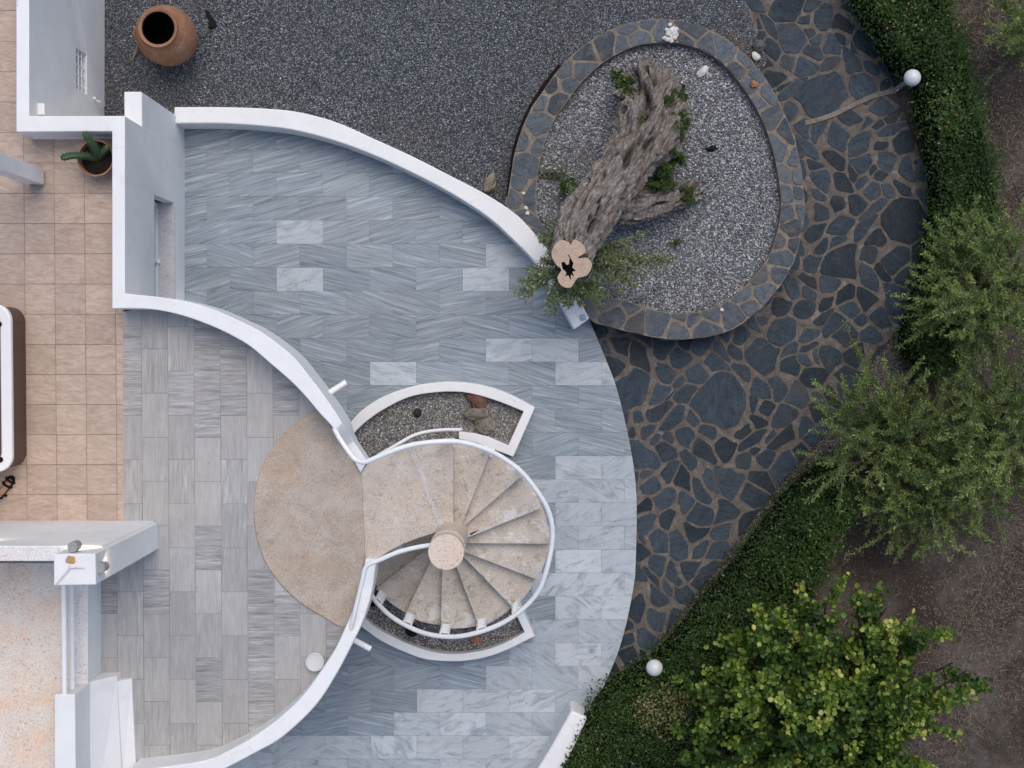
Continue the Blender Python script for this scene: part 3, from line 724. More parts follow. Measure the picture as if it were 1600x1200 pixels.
for k in range(15):
    z = ZT-RIS*(k+1)
    bm = bmesh.new()
    ar = arc(k, 0, k+1, 0)
    i0, i1 = edges[k][1], edges[k+1][1]
    # tuck under the step above
    a0 = edges[k][3]+R(4); ar = [(cx+edges[k][4]*math.cos(a0), cy+edges[k][4]*math.sin(a0))]+ar
    pg = ar + [(i1.x, i1.y), (cx, cy), (cx+.1*math.cos(a0), cy+.1*math.sin(a0))]
    add_prism(bm, pg, z-RIS-.03 if k < 14 else -.05, z)
    obj('tread', bm, M['tread'], st, bevel=.007)
# landing piece between disc and first riser
land_px = [(708.5, 692), (690, 691.5), (665, 694), (640, 699), (612, 708), (590, 717), (575, 724), (563, 738), (566, 800), (570, 870), (590, 874), (606, 863), (628, 851), (650, 842.5), (682, 832)]
lw_xy = [XY(a, b, ZT+.028) for a, b in land_px] + [(cx-.05, cy), (edges[0][1].x, edges[0][1].y)]
bm = bmesh.new(); add_prism(bm, lw_xy, ZT-.17, ZT+.002); obj('landing', bm, M['landing'], st, bevel=.006)
# repaired seam on the landing
sp = spline([(641, 700), (655, 730), (668, 770), (684, 808), (694, 830)], 4); bm = bmesh.new()
add_strip(bm, [(XY(a-4-2*noise.noise(Vector((a*.2, b*.1, 0))), b, ZT)) for a, b in sp], [(XY(a+4+3*noise.noise(Vector((a*.15, b*.2, 3))), b, ZT)) for a, b in sp], [ZT+.007]*len(sp), ZT-.01)
obj('repair_seam', bm, m_conc('seam_mortar', (.46, .43, .40), (.54, .515, .485), (.60, .585, .565), .4, .4, .1), st)
# white repair strips on two steps
for (a, b, k, wd) in (((845, 793), (728, 840), 3, 5), ((836, 775), (735, 836), 3, 3), ((812, 748), (752, 795), 3, 3), ((800, 946), (724, 868), 6, 4), ((846, 886), (835, 900), 5, 8)):
    z = ZT-RIS*k; bm = bmesh.new(); m_ = [(a[0]+(b[0]-a[0])*t, a[1]+(b[1]-a[1])*t) for t in [i/8 for i in range(9)]]
    if k != 3 or wd == 5: pass
    dx, dy = b[1]-a[1], a[0]-b[0]; L = math.hypot(dx, dy); dx /= L; dy /= L
    jit = lambda q, s: wd*(.8+.5*noise.noise(Vector((q[0]*.12, q[1]*.12, s))))
    zt = z if wd == 5 or k == 6 else z
    add_strip(bm, [XY(q[0]+dx*jit(q, 1)*.2, q[1]+dy*jit(q, 1)*.2, zt) for q in m_], [XY(q[0]-dx*jit(q, 5), q[1]-dy*jit(q, 5), zt) for q in m_], [zt+.004]*9, zt-.01)
    obj('repair_strip', bm, bpy.data.materials['seam_mortar'], st)
# rails
rail_px = [(522, 668, 2.74), (530, 684, 2.75), (548, 710, 2.78), (557, 719, 2.80), (568, 722, 2.82), (580, 718.5, 2.84), (602, 709, 2.86), (633, 698, 2.88), (660, 692.5, 2.88), (693, 689.6, 2.86)]
rest = [(722, 691), (752, 699), (781, 712.5), (810, 733), (831, 756), (852, 787.5), (862, 817), (862.5, 850), (853, 894), (840, 926), (814, 954), (780, 976), (740, 990), (706, 995), (670, 991), (640, 980), (610, 962), (586, 938), (577, 920)]
zs_ = np.linspace(2.80, 1.32, len(rest))
rail_px += [(a, b, float(z)) for (a, b), z in zip(rest, zs_)]
bm = bmesh.new(); add_tube(bm, [P(a, b, z) for a, b, z in spline(rail_px, 5)], .029, 10); obj('handrail', bm, M['rail'], st, smooth=60)
bm = bmesh.new(); add_tube(bm, [P(a, b, z) for a, b, z in spline([(546, 990, 2.70), (550, 975, 2.78), (557, 945, 2.86), (566, 908, 2.93), (570, 890, 2.96), (577, 881.5, 2.98), (592, 875.5, 3.0), (620, 863.5, 3.03), (650, 855.5, 3.06), (676, 851.5, 3.08)], 5)], .026, 10); obj('inner_handrail', bm, M['rail'], st, smooth=60)
bm = bmesh.new(); add_tube(bm, [P(a, b, z) for a, b, z in spline([(590, 712, 1.25), (620, 695, 1.1), (645, 681, 1.0), (668, 674.5, .9), (695, 671.5, .8), (716, 671.5, .72), (722, 670, .72)], 5)], .022, 10); obj('lower_handrail', bm, M['rail'], st, smooth=60)
bm = bmesh.new(); ar = arc(14, .2, 16, 0, 14); add_prism(bm, ar+[(cx+.2, cy+.1), (cx, cy)], -.06, RIS); obj('bottom_step', bm, M['tread'], st, bevel=.006)
# ladder-like balusters: base on the tread edge, top under the rail
railw = [P(a, b, z) for a, b, z in spline(rail_px, 12)]
def baluster(px, py):
    best = None
    for q in railw:
        # pick the rail point standing over the pixel's own direction from the column
        t = P(px, py, q.z-.45); d = math.atan2(t.y-cy, t.x-cx)-math.atan2(q.y-cy, q.x-cx); d = abs((d+math.pi) % (2*math.pi)-math.pi)
        if q.z < 2.9 and (best is None or d < best[0]): best = (d, q)
    q = best[1]; rad = Vector((q.x-cx, q.y-cy, 0)); rr = rad.length; rad.normalize(); tan = Vector((-rad.y, rad.x, 0))
    base = Vector((cx, cy, 0))+rad*(rr-.03)
    zb = q.z-.62
    bm = bmesh.new()
    M3 = Matrix((tan, rad, Vector((0, 0, 1)))).transposed().to_4x4()
    for s in (-1, 1): add_box(bm, None, (.020, .020, 1), 0, Matrix.Translation(base+tan*.05*s+Vector((0, 0, zb+.29))) @ M3 @ Matrix.Diagonal((1, 1, .60, 1)))
    for k in range(4): add_box(bm, None, (.12, .028, .014), 0, Matrix.Translation(base+Vector((0, 0, zb+.09+.14*k))) @ M3)
    add_box(bm, None, (.13, .10, .02), 0, Matrix.Translation(base-rad*.03+Vector((0, 0, zb+.0))) @ M3)
    obj('baluster', bm, M['rail'], st, bevel=.002)
for a in ((590, 934), (638, 969), (696, 986), (757, 978), (811, 948), (702, 690), (764, 702), (815, 738)): baluster(*a)
bm = bmesh.new()
for s in (0, 1): add_tube(bm, [P(616+12*s, 861-5*s, 2.0), P(618+12*s, 850-5*s, 1.5)], .012, 5)
for k in range(3): add_tube(bm, [P(616, 861-3*k, 2.0-.17*k), P(629, 856-3*k, 2.0-.17*k)], .010, 5)
obj('baluster', bm, M['rail'], st)

# ------------------------------------------------------------------ gravel planters beside the stair
def planter(name, label, outer, inner, top, end):
    t = empty('gravel_planter', P(*end, 0), label, 'planter', None)
    bm = bmesh.new(); o_, i_ = [XY(*p, .36) for p in outer], [XY(*p, .36) for p in inner]
    add_strip(bm, o_, i_, [.36]*len(o_), -.02); obj('planter_wall', bm, M['plaster'], t, smooth=30, bevel=.012); return t
up_o = spline([(505, 715), (528, 686), (545, 663), (565.6, 641), (598, 620), (640, 605), (679, 598), (714, 597), (751.6, 601.6), (791, 613.6), (836, 636.6)], 5)
up_i = spline([(512, 728), (535, 698), (553, 677), (573, 658), (600, 639.5), (638, 621), (677, 613.5), (716, 612.3), (747, 617.5), (782, 628.5), (818, 643)], 5)
up_o2 = [(836, 636.6), (802, 714), (785, 707.5), (769, 702), (745, 692.5), (716.6, 686)]
up_i2 = [(818, 643), (794, 696.5), (780, 690), (762.5, 682.5), (741, 677), (716.6, 674.5)]
planter('p', 'raised white fan-shaped planter of gravel with rocks, above the spiral stair', up_o+up_o2[1:], up_i+up_i2[1:], .36, (760, 650))
lo_o = spline([(500, 905), (530, 945), (556, 972), (580, 991), (600, 1004), (630, 1018), (664, 1030), (706, 1033.6), (740, 1031), (770, 1024), (800, 1012), (835.6, 994)], 5)
lo_i = spline([(508, 895), (537, 932), (562, 958), (584, 978), (606, 991), (640, 1007), (676, 1018.5), (708, 1021.8), (736, 1019.5), (762, 1014.5), (790, 1004), (819.6, 988)], 5)
planter('p', 'raised white crescent planter of gravel beneath the lower handrail of the stair', lo_o+[(816, 952), (806, 934)], lo_i+[(807, 962), (795, 945)], .36, (700, 1010))
gu = poly(spline([(508, 721), (550, 668), (598, 628), (640, 612), (679, 605), (714, 604), (751, 609), (791, 621), (827, 640)], 4), .25)
sheet('planter_gravel', gu+poly([(798, 705), (769, 692), (741, 684), (717, 680), (700, 700), (640, 730), (590, 770), (520, 770)], .22), .22, M['bedgravel'], 'stuff')
gl = poly(spline([(504, 900), (560, 965), (600, 996), (640, 1012), (676, 1023), (708, 1026), (740, 1024), (790, 1008), (827, 990)], 4), .25)
sheet('planter_gravel', gl+poly([(806, 945), (760, 900), (690, 890), (620, 870), (520, 870)], .22), .22, M['bedgravel'], 'stuff')

# ------------------------------------------------------------------ stone ring with the old olive
ring_o = spline([(1040, 30), (1082, 36), (1125, 55), (1165, 85), (1198, 125), (1225, 175), (1245, 230), (1256, 300), (1256, 345), (1240, 410), (1212, 455), (1180, 490), (1130, 520), (1065, 531), (1010, 524), (960, 512), (925, 500), (905, 470), (850, 390), (793, 325), (795, 300), (806, 230), (825, 180), (850, 140), (880, 100), (925, 62), (980, 36)], 4, True)
ring_i = spline([(1043, 66), (1080, 72), (1115, 88), (1142, 112), (1165, 142), (1190, 185), (1208, 235), (1219, 295), (1219, 340), (1204, 395), (1180, 430), (1150, 460), (1110, 482), (1065, 489), (1020, 484), (985, 472), (950, 465), (925, 448), (885, 395), (843, 345), (838, 300), (846, 240), (865, 190), (885, 160), (912, 125), (948, 94), (993, 72)], 4, True)
rg = empty('stone_ring_wall', P(1040, 280, 0), 'low egg-shaped ring wall capped with grey slate pieces around the old olive trunk', 'planter wall')
zr = .40
Ro, Ri = [XY(*p, zr) for p in ring_o], [XY(*p, zr) for p in ring_i]
bm = bmesh.new(); n = len(Ro)
rows = [[bm.verts.new((*Ro[i], -.17)), bm.verts.new((Ro[i][0]*1+noise.noise(Vector((Ro[i][0]*6, Ro[i][1]*6, 0)))*.015, Ro[i][1]+noise.noise(Vector((Ro[i][0]*6, Ro[i][1]*6, 7)))*.015, zr)), bm.verts.new((*Ri[i], zr)), bm.verts.new((*Ri[i], .1))] for i in range(n)]
for i in range(n):
    for k in range(3): bm.faces.new((rows[i][k], rows[i][k+1], rows[(i+1) % n][k+1], rows[(i+1) % n][k]))
bmesh.ops.recalc_face_normals(bm, faces=bm.faces); obj('ring_mortar', bm, M['mortar2'], rg, smooth=40)
ringpg = Ro + [Ro[0]] + [Ri[0]] + Ri[::-1]
def in_ring(x, y): return inside((x, y), Ro) and not inside((x, y), Ri)
# cap stones: wedge cells along the ring, jittered, so they follow its curve
def ring_stones():
    rnd = random.Random(21); bm = bmesh.new(); al = bm.loops.layers.float_color.new('tile')
    Lc = [0]
    for i in range(n):
        a, b = Ro[i], Ro[(i+1) % n]; Lc.append(Lc[-1]+math.hypot(a[0]-b[0], a[1]-b[1]))
    T = Lc[-1]
    def at(s, v):
        s = s % T; k = max(i for i in range(n) if Lc[i] <= s); f = (s-Lc[k])/(Lc[k+1]-Lc[k]); k2 = (k+1) % n
        ox, oy = Ro[k][0]*(1-f)+Ro[k2][0]*f, Ro[k][1]*(1-f)+Ro[k2][1]*f
        ix, iy = Ri[k][0]*(1-f)+Ri[k2][0]*f, Ri[k][1]*(1-f)+Ri[k2][1]*f
        return (ox*(1-v)+ix*v, oy*(1-v)+iy*v)
    seeds = []
    for _ in range(2600):
        s, v = rnd.uniform(0, T), rnd.uniform(.05, .95); r = rnd.uniform(.09, .17)
        x, y = s, v*.33
        if all(min(abs(x-a), T-abs(x-a))**2+(y-b)**2 > (.9*(r+q))**2 for a, b, q in seeds): seeds.append((x, y, r))
    for i, (x, y, r) in enumerate(seeds):
        c = [(x-.5, .012), (x+.5, .012), (x+.5, .325), (x-.5, .325)]
        for j, (a, b, q) in enumerate(seeds):
            if i == j: continue
            if a-x > T/2: a -= T
            elif x-a > T/2: a += T
            dx, dy = a-x, b-y; d = math.hypot(dx, dy)
            if d > 1: continue
            s = (d*d+r*r-q*q)/(2*d) - rnd.choice((.006, .012, .020, .032)); ux, uy = dx/d, dy/d; mx, my = x+ux*s, y+uy*s
            c = clip_convex(c, [(mx+uy*3, my-ux*3), (mx-uy*3, my+ux*3), (mx-uy*3-ux*6, my+ux*3-uy*6), (mx+uy*3-ux*6, my-ux*3-uy*6)])
            if len(c) < 3: break
        if len(c) < 3 or abs(area(c)) < .003: continue
        out = []
        for k in range(len(c)):
            p, q = c[k], c[(k+1) % len(c)]; Ls = math.hypot(q[0]-p[0], q[1]-p[1])
            if Ls < .012: continue
            e = min(.3, .025/Ls)
            for t in (e, .35+rnd.uniform(-.08, .08), .65+rnd.uniform(-.08, .08), 1-e) if Ls > .14 else (e, 1-e):
                out.append(at(p[0]+(q[0]-p[0])*t+rnd.uniform(-.006, .006), min(1, max(0, (p[1]+(q[1]-p[1])*t+rnd.uniform(-.005, .005))/.337))))
        if len(out) < 3: continue
        fs = add_prism(bm, out, zr-.03, zr+rnd.uniform(.006, .016), bottom=False); col = (rnd.random(), rnd.random(), rnd.random(), 1)
        for f in fs:
            for l in f.loops: l[al] = col
    return bm
obj('cap_stones', ring_stones(), M['slatering'], rg)
bm = bmesh.new(); rnd = random.Random(4)
for k in range(26):
    a = rnd.uniform(0, 6.28); r = 12*math.sqrt(rnd.random()); q = P(1048+r*math.cos(a), 52+r*1.15*math.sin(a), zr+.025+rnd.uniform(0, .02)); add_rock(bm, q, (rnd.uniform(.022, .038), rnd.uniform(.02, .03), .02), k, 2, .2, rnd.uniform(0, 3))
obj('pebble_inlay', bm, M['whitestone'], rg, smooth=60)
RB = [XY(*p, .28) for p in spline([( (a+c)/2, (b+d)/2) for (a, b), (c, d) in zip(ring_o[::4], ring_i[::4])], 4, True)]
sheet('pebble_bed', RB, .27, M['ringgravel'], 'structure')
def scatter_pebbles(name, pg, z, N, r0, r1, m, seed, spread=None):
    g = np.random.default_rng(seed); xs = [p[0] for p in pg]; ys = [p[1] for p in pg]
    X = g.uniform(min(xs), max(xs), N*2); Y = g.uniform(min(ys), max(ys), N*2); k = inside_np(X, Y, pg); X, Y = X[k][:N], Y[k][:N]; n_ = len(X)
    b = bmesh.new(); bmesh.ops.create_icosphere(b, subdivisions=1, radius=1); b.verts.ensure_lookup_table()
    B = np.array([v.co[:] for v in b.verts]); Fc = np.array([[v.index for v in f.verts] for f in b.faces]); b.free()
    nb = len(B); sz = g.uniform(r0, r1, n_)*(.8+.5*g.random(n_)**3)
    s = np.stack([sz*g.uniform(.8, 1.3, n_), sz*g.uniform(.7, 1.0, n_), sz*g.uniform(.45, .75, n_)], 1)
    V = B[None]*(1+.18*g.standard_normal((n_, nb, 1)))*s[:, None, :]; a = g.uniform(0, 6.28, n_); c, sn = np.cos(a)[:, None], np.sin(a)[:, None]
    Vx = V[..., 0]*c-V[..., 1]*sn; Vy = V[..., 0]*sn+V[..., 1]*c; V = np.stack([Vx+X[:, None], Vy+Y[:, None], V[..., 2]+z+(sz*.3)[:, None]], 2).reshape(-1, 3)
    Fa = (Fc[None]+(np.arange(n_)*nb)[:, None, None]).reshape(-1, 3); t = np.repeat(g.random(n_), nb)
    return tag(np_mesh(name, V, Fa, m, None, np.stack([t, t, t, np.ones_like(t)], 1), True, 3), kind='stuff')
scatter_pebbles('loose_pebbles', [XY(*p, .28) for p in ring_i], .275, 14000, .008, .015, M['pebble'], 2)
scatter_pebbles('yard_pebbles', yard_pg, ZG, 16000, .006, .012, M['pebble'], 3)

# leaves --------------------------------------------------------------------
def leaf_cloud(name, C_, D_, L, Wd, tint, m, parent, round_=False, fold=.25):
    """C_: leaf bases, D_: leaf directions, L/Wd sizes; each leaf a folded pointed blade of two quads"""
    n_ = len(C_); D_ = D_/np.linalg.norm(D_, axis=1, keepdims=True)
    up = np.array([0, 0, 1.0])+rng.normal(0, .45, (n_, 3)); Sd = np.cross(D_, up); Sd /= np.linalg.norm(Sd, axis=1, keepdims=True)+1e-9
    Nn = np.cross(Sd, D_); L = L[:, None]; Wd = Wd[:, None]
    if round_:
        t = [(0, 0, 0), (.30, -.5, fold*.5), (.75, -.48, fold*.5), (1, 0, -.05), (.75, .48, fold*.5), (.30, .5, fold*.5)]
        V = np.stack([C_+D_*L*a+Sd*Wd*b+Nn*Wd*c for a, b, c in t], 1).reshape(-1, 3)
        i = np.arange(n_)[:, None]*6; Fq = np.concatenate([i+np.array([[0, 1, 2, 3]]), i+np.array([[0, 3, 4, 5]])]); nb = 6
    else:
        t = [(0, 0, 0), (.45, -.5, fold*.5), (1, 0, -.08), (.45, .5, fold*.5)]
        V = np.stack([C_+D_*L*a+Sd*Wd*b+Nn*Wd*c for a, b, c in t], 1).reshape(-1, 3)
        i = np.arange(n_)[:, None]*4; Fq = i+np.array([[0, 1, 2, 3]]); nb = 4
    tt = np.repeat(np.clip(tint, 0, 1), nb)
    return np_mesh(name, V, Fq, m, parent, np.stack([tt, tt, tt, np.ones_like(tt)], 1))
def nz(X, Y, sc, seed):
    out = np.zeros(len(X))
    g = np.random.default_rng(seed)
    for k in range(7):
        a = g.uniform(0, 6.28); f = sc*g.uniform(.6, 1.9); out += np.sin((X*math.cos(a)+Y*math.sin(a))*f+g.uniform(0, 6.28))
    return out/7**.5/1.2
def hedge(label, pgpx, z, dens, seed, base):
    t = empty('hedge', P(*base, ZS), label, 'hedge', None)
    pg = [XY(a, b, z) for a, b in spline(pgpx, 4, True)]
    xs = [p[0] for p in pg]; ys = [p[1] for p in pg]; A_ = abs(area(pg)); N = int(dens*A_)
    g = np.random.default_rng(seed); X = g.uniform(min(xs)-.1, max(xs)+.1, N*4); Y = g.uniform(min(ys)-.1, max(ys)+.1, N*4)
    jx, jy = np.clip(g.normal(0, .05, N*4), -.10, .10), np.clip(g.normal(0, .05, N*4), -.10, .10)
    k = inside_np(X, Y, pg); X, Y, jx, jy = X[k][:N], Y[k][:N], jx[k][:N], jy[k][:N]
    # distance to border lowers the top
    bd = np.full(len(X), 9.)
    for i in range(len(pg)):
        a, b = np.array(pg[i-1]), np.array(pg[i]); ab = b-a; tt = np.clip(((X-a[0])*ab[0]+(Y-a[1])*ab[1])/(ab@ab+1e-9), 0, 1)
        bd = np.minimum(bd, np.hypot(X-a[0]-tt*ab[0], Y-a[1]-tt*ab[1]))
    top = z - .06 + .095*nz(X, Y, 6, seed) + .075*nz(X, Y, 17, seed+1) - .30*np.clip(1-bd/.16, 0, 1)**2
    hole = nz(X, Y, 5.0, seed+5)+.6*nz(X, Y, 15, seed+6) > 1.35
    Z = top - g.random(len(X))**1.6*.22 - hole*.16
    side = (bd < .10) & (g.random(len(X)) < .6); Z[side] -= g.random(side.sum())*(z-.1)
    D_ = np.stack([g.normal(0, 1, len(X)), g.normal(0, 1, len(X)), np.abs(g.normal(.25, .6, len(X)))], 1)
    C_ = np.stack([X+jx, Y+jy, Z], 1)
    tint = .33+.15*nz(X, Y, 3.2, seed+2)+.20*g.standard_normal(len(X)) + (g.random(len(X)) < .04)*.5
    bare = nz(X, Y, 2.6, seed+9) > 1.25; tint[bare & (g.random(len(X)) < .38)] = .99
    L = g.uniform(.030, .055, len(X)); leaf_cloud('foliage', C_, D_, L, L*g.uniform(.38, .55, len(X)), tint, M['hedge'], t)
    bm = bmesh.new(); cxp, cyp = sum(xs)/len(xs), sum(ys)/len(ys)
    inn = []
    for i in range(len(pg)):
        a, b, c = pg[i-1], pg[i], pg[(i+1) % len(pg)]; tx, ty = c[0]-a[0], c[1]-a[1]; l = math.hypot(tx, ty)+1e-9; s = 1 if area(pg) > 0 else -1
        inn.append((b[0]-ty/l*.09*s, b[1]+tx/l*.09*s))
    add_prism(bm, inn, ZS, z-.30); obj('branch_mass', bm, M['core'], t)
    # bare twigs
    bm = bmesh.new(); g2 = random.Random(seed)
    for _ in range(int(A_*28)):
        j = g2.randrange(len(X)); p = Vector((X[j], Y[j], z-.28)); q = p+Vector((g2.uniform(-.12, .12), g2.uniform(-.12, .12), g2.uniform(.15, .26)))
        add_tube(bm, [p, (p+q)/2+Vector((g2.uniform(-.02, .02),)*3), q], [.005, .004, .002], 4, False)
    tag(obj('twigs', bm, M['twig'], t), kind='stuff')
    return t
hedge('long clipped hedge running along the outer right side of the slate path', [(1338, -90), (1352, 0), (1380, 50), (1405, 92), (1446, 112), (1447, 160), (1462, 200), (1466, 250), (1470, 300), (1466, 345), (1450, 420), (1432, 480), (1422, 520), (1430, 565), (1475, 590), (1540, 560), (1575, 470), (1580, 330), (1568, 250), (1550, 160), (1530, 85), (1505, 10), (1490, -90)], .72, 6200, 31, (1480, 280))
hedge('wide dark hedge along the lower slate path beside the broad-leaved tree', [(1310, 715), (1278, 738), (1232, 778), (1195, 830), (1150, 890), (1095, 953), (1050, 1010), (1000, 1050), (960, 1072), (932, 1100), (912, 1135), (885, 1190), (840, 1290), (1220, 1290), (1240, 1150), (1262, 1010), (1300, 900), (1340, 820), (1358, 755)], .75, 6200, 47, (1130, 1000))

def shrub(name, label, cat, base, tips, leaf, barkm, leafm, nleaf, seed, group=None, rosette=False, twl=.52, tilt=.1, thick=.03, forks=7, L0=(.030, .056), asp=.27, sub=True):
    """base: world point, tips: world points the main limbs reach"""
    t = empty(name, base, label, cat, group)
    g = random.Random(seed); bm = bmesh.new(); C_, D_, T_, SZ = [], [], [], []
    base = Vector(base)
    for tip in tips:
        tip = Vector(tip); Lb = (tip-base).length
        c1 = base+(tip-base)*.35+Vector((g.uniform(-.1, .1), g.uniform(-.1, .1), Lb*.12)); c2 = base+(tip-base)*.7+Vector((g.uniform(-.12, .12), g.uniform(-.12, .12), Lb*.10))
        limb = [Vector(p) for p in spline([tuple(base), tuple(c1), tuple(c2), tuple(tip)], 5)]
        r0 = thick*g.uniform(.7, 1.1); add_tube(bm, limb, [r0*(1-.85*i/(len(limb)-1)) for i in range(len(limb))], 5, False)
        for fk in range(forks):
            u = g.uniform(.45, 1.0); p = limb[min(len(limb)-1, int(u*(len(limb)-1)))]
            out = (tip-base); out.z *= .3; out.normalize()
            d = (out*g.uniform(.3, 1.1)+Vector((g.gauss(0, .6), g.gauss(0, .6), g.uniform(-.1, .6)))).normalized()
            Lt = twl*g.uniform(.5, 1.25); bend = Vector((g.uniform(-.3, .3), g.uniform(-.3, .3), -tilt))
            tw_ = [p+d*Lt*k/5+bend*Lt*(k/5)**2*.7 for k in range(6)]
            add_tube(bm, tw_, [.006*(1-.75*k/5) for k in range(6)], 4, False)
            tb = .36+.13*g.gauss(0, 1)+(.12 if rosette and g.random() < .3 else 0)
            for k in range(leaf):
                u2 = g.uniform(.12, 1.02); kk = min(4, int(u2*5)); q = tw_[kk]+(tw_[kk+1]-tw_[kk])*(u2*5-kk)
                dd = d*.55+Vector((g.gauss(0, .75), g.gauss(0, .75), g.gauss(.22, .5)))
                sp_ = .012 if not rosette else .036
                C_.append((q.x+g.gauss(0, sp_), q.y+g.gauss(0, sp_), q.z+g.gauss(0, sp_))); D_.append(tuple(dd))
                T_.append(tb+.16*g.gauss(0, 1)+.32*max(0, u2-.5)*(1 if not rosette else 1.5)+(.0 if g.random() > .012 else .5)); SZ.append(g.uniform(*L0))
    obj('branches', bm, barkm, t, smooth=60)
    C_ = np.array(C_); D_ = np.array(D_); T_ = np.array(T_); SZ = np.array(SZ)
    T_ = T_ + .10*nz(C_[:, 0], C_[:, 1], 4, seed)
    leaf_cloud('foliage', C_, D_, SZ, SZ*asp, T_, leafm, t, rosette)
    return t
def ell(cxp, cyp, rx, ry, z0, z1, n_, seed, rot=0):
    g = random.Random(seed); out = []
    for k in range(n_):
        a = 2.39996*k+g.uniform(-.3, .3); r = math.sqrt((k+.5)/n_)*g.uniform(.85, 1.1)
        z = z1-(z1-z0)*r*r+g.uniform(-.12, .12); out.append(P(cxp+rx*r*math.cos(a), cyp+ry*r*math.sin(a), z))
    return out
shrub('olive_shrub', 'airy olive shrub leaning over the slate path edge with bare twigs showing', 'shrub', P(1392, 690, ZS), ell(1392, 672, 118, 108, .8, 1.6, 36, 1), 125, M['twig'], M['olive'], 0, 61, 'olive shrubs beyond the hedge')
shrub('olive_shrub', 'tall bright olive shrub growing over the hedge at the right edge, above the bare gap', 'shrub', P(1530, 480, ZS), ell(1530, 452, 98, 118, .9, 1.8, 40, 2), 130, M['twig'], M['olive'], 0, 62, 'olive shrubs beyond the hedge')
shrub('olive_shrub', 'spreading olive shrub at the far right edge, right of the one over the path', 'shrub', P(1540, 690, ZS), ell(1556, 680, 105, 120, .9, 1.7, 38, 3), 125, M['twig'], M['olive'], 0, 63, 'olive shrubs beyond the hedge')
shrub('olive_shrub', 'straggly thin olive shrub over dry soil above the broad-leaved tree', 'shrub', P(1435, 785, ZS), ell(1440, 785, 110, 75, .6, 1.3, 22, 4), 105, M['twig'], M['olive'], 0, 64, 'olive shrubs beyond the hedge')
shrub('olive_shrub', 'pale olive shrub cut off by the top right corner', 'shrub', P(1600, 55, ZS), ell(1606, 45, 42, 46, .7, 1.3, 12, 5), 100, M['twig'], M['olive'], 0, 65, 'olive shrubs beyond the hedge')
# broad-leaved tree
tt = ell(1275, 1095, 215, 155, 1.0, 2.2, 48, 9) + [P(1090, 1100, 1.3), P(1140, 1010, 1.4), P(1075, 1190, 1.3), P(1120, 1180, 1.5), P(1215, 960, 1.4), P(1340, 945, 1.4), P(1420, 985, 1.3), P(1455, 1120, 1.3), P(1510, 1048, 1.3), P(1230, 945, 1.4), P(1385, 950, 1.4), P(1155, 965, 1.3), P(1050, 1160, 1.3), P(1290, 940, 1.5), P(1450, 1060, 1.3)]
bt_ = shrub('broadleaf_tree', 'bushy tree with rounded glossy leaves and yellow tips at the bottom right', 'tree', P(1290, 1140, ZS), tt, 74, M['darkbark'], M['broad'], 0, 71, None, True, 52e-2, .05, .055, 5, (.05, .078), .78)

# ------------------------------------------------------------------ old olive trunk
ot = empty('olive_tree', P(1030, 190, .25), 'massive gnarled leaning olive trunk sawn off flat, with green shoots', 'tree')
def trunk(bm, pth, seg, seed, rings=90, deep=1.0):
    cr = spline(pth, rings//(len(pth)-1)); rows = []; up = None; col = {}
    o = Vector((seed*3.1, seed*1.7, seed)); n_ = len(cr); s = 0; prev = None
    for i, c in enumerate(cr):
        p = P(c[0], c[1], c[2]); a, b = cr[max(0, i-1)], cr[min(n_-1, i+1)]
        t = (P(*b[:3])-P(*a[:3])).normalized()
        if prev: s += (p-prev).length
        prev = p
        up = (Vector((0, 0, 1)) if up is None else up); up = (up-t*up.dot(t)).normalized(); bt2 = t.cross(up); row = []
        for k in range(seg):
            th = 2*math.pi*k/seg; d = up*math.cos(th)+bt2*math.sin(th)
            tw2 = th+s*.55
            q = Vector((math.cos(tw2)*2.2, math.sin(tw2)*2.2, s*.9))+o
            rid = abs(noise.noise(q*.8)); h = .22*(.30-rid) + .10*noise.noise(Vector((math.cos(tw2)*5, math.sin(tw2)*5, s*2.6))+o) + .055*noise.noise(p*7+d*5) + .04*noise.noise(p*15+d*9+o) + .035*noise.noise(Vector((math.cos(tw2)*13, math.sin(tw2)*13, s*7))+o)
            pk = noise.noise(Vector((math.cos(tw2)*3.1, math.sin(tw2)*3.1, s*3.2))+o*2)
            if pk > .30: h -= min(.42, (pk-.30)*2.2)*deep
            pk2 = noise.noise(Vector((math.cos(tw2)*5.5, math.sin(tw2)*5.5, s*6))+o*3)
            if pk2 > .38: h -= min(.35, (pk2-.38)*3)
            fade = 1 if i < n_-8 else .35+.65*(n_-1-i)/8
            root = max(0, 1-i/(n_*.55)); h = h*(1+.9*root)+.16*root*noise.noise(p*4.5+d*2+o)
            r = c[3]*(1+h*1.7*fade)
            row.append(bm.verts.new(p+d*r))
        rows.append(row)
    for i in range(n_-1):
        for k in range(seg): bm.faces.new((rows[i][k], rows[i][(k+1) % seg], rows[i+1][(k+1) % seg], rows[i+1][k]))
    bm.faces.new(rows[0][::-1]); bm.faces.new(rows[-1])
    return rows[-1]
bm = bmesh.new()
trunk(bm, [(1014, 128, .22, .26), (1017, 158, .55, .35), (1010, 203, .9, .345), (986, 243, 1.1, .29), (961, 277, 1.25, .285), (940, 308, 1.38, .28), (913, 350, 1.5, .285), (899, 384, 1.58, .245), (894, 409, 1.74, .225)], 150, 4, 210)
trunk(bm, [(1088, 300, .22, .13), (1056, 306, .45, .17), (1016, 318, .72, .19), (972, 322, 1.02, .2), (955, 318, 1.2, .16)], 70, 9, 70)
trunk(bm, [(1064, 172, .22, .12), (1053, 192, .5, .18), (1037, 220, .78, .21), (1014, 238, .98, .2), (995, 250, 1.1, .15)], 60, 15, 60)
trunk(bm, [(978, 122, .22, .08), (988, 138, .36, .13), (1000, 165, .55, .2), (1004, 200, .8, .22)], 44, 12, 44)
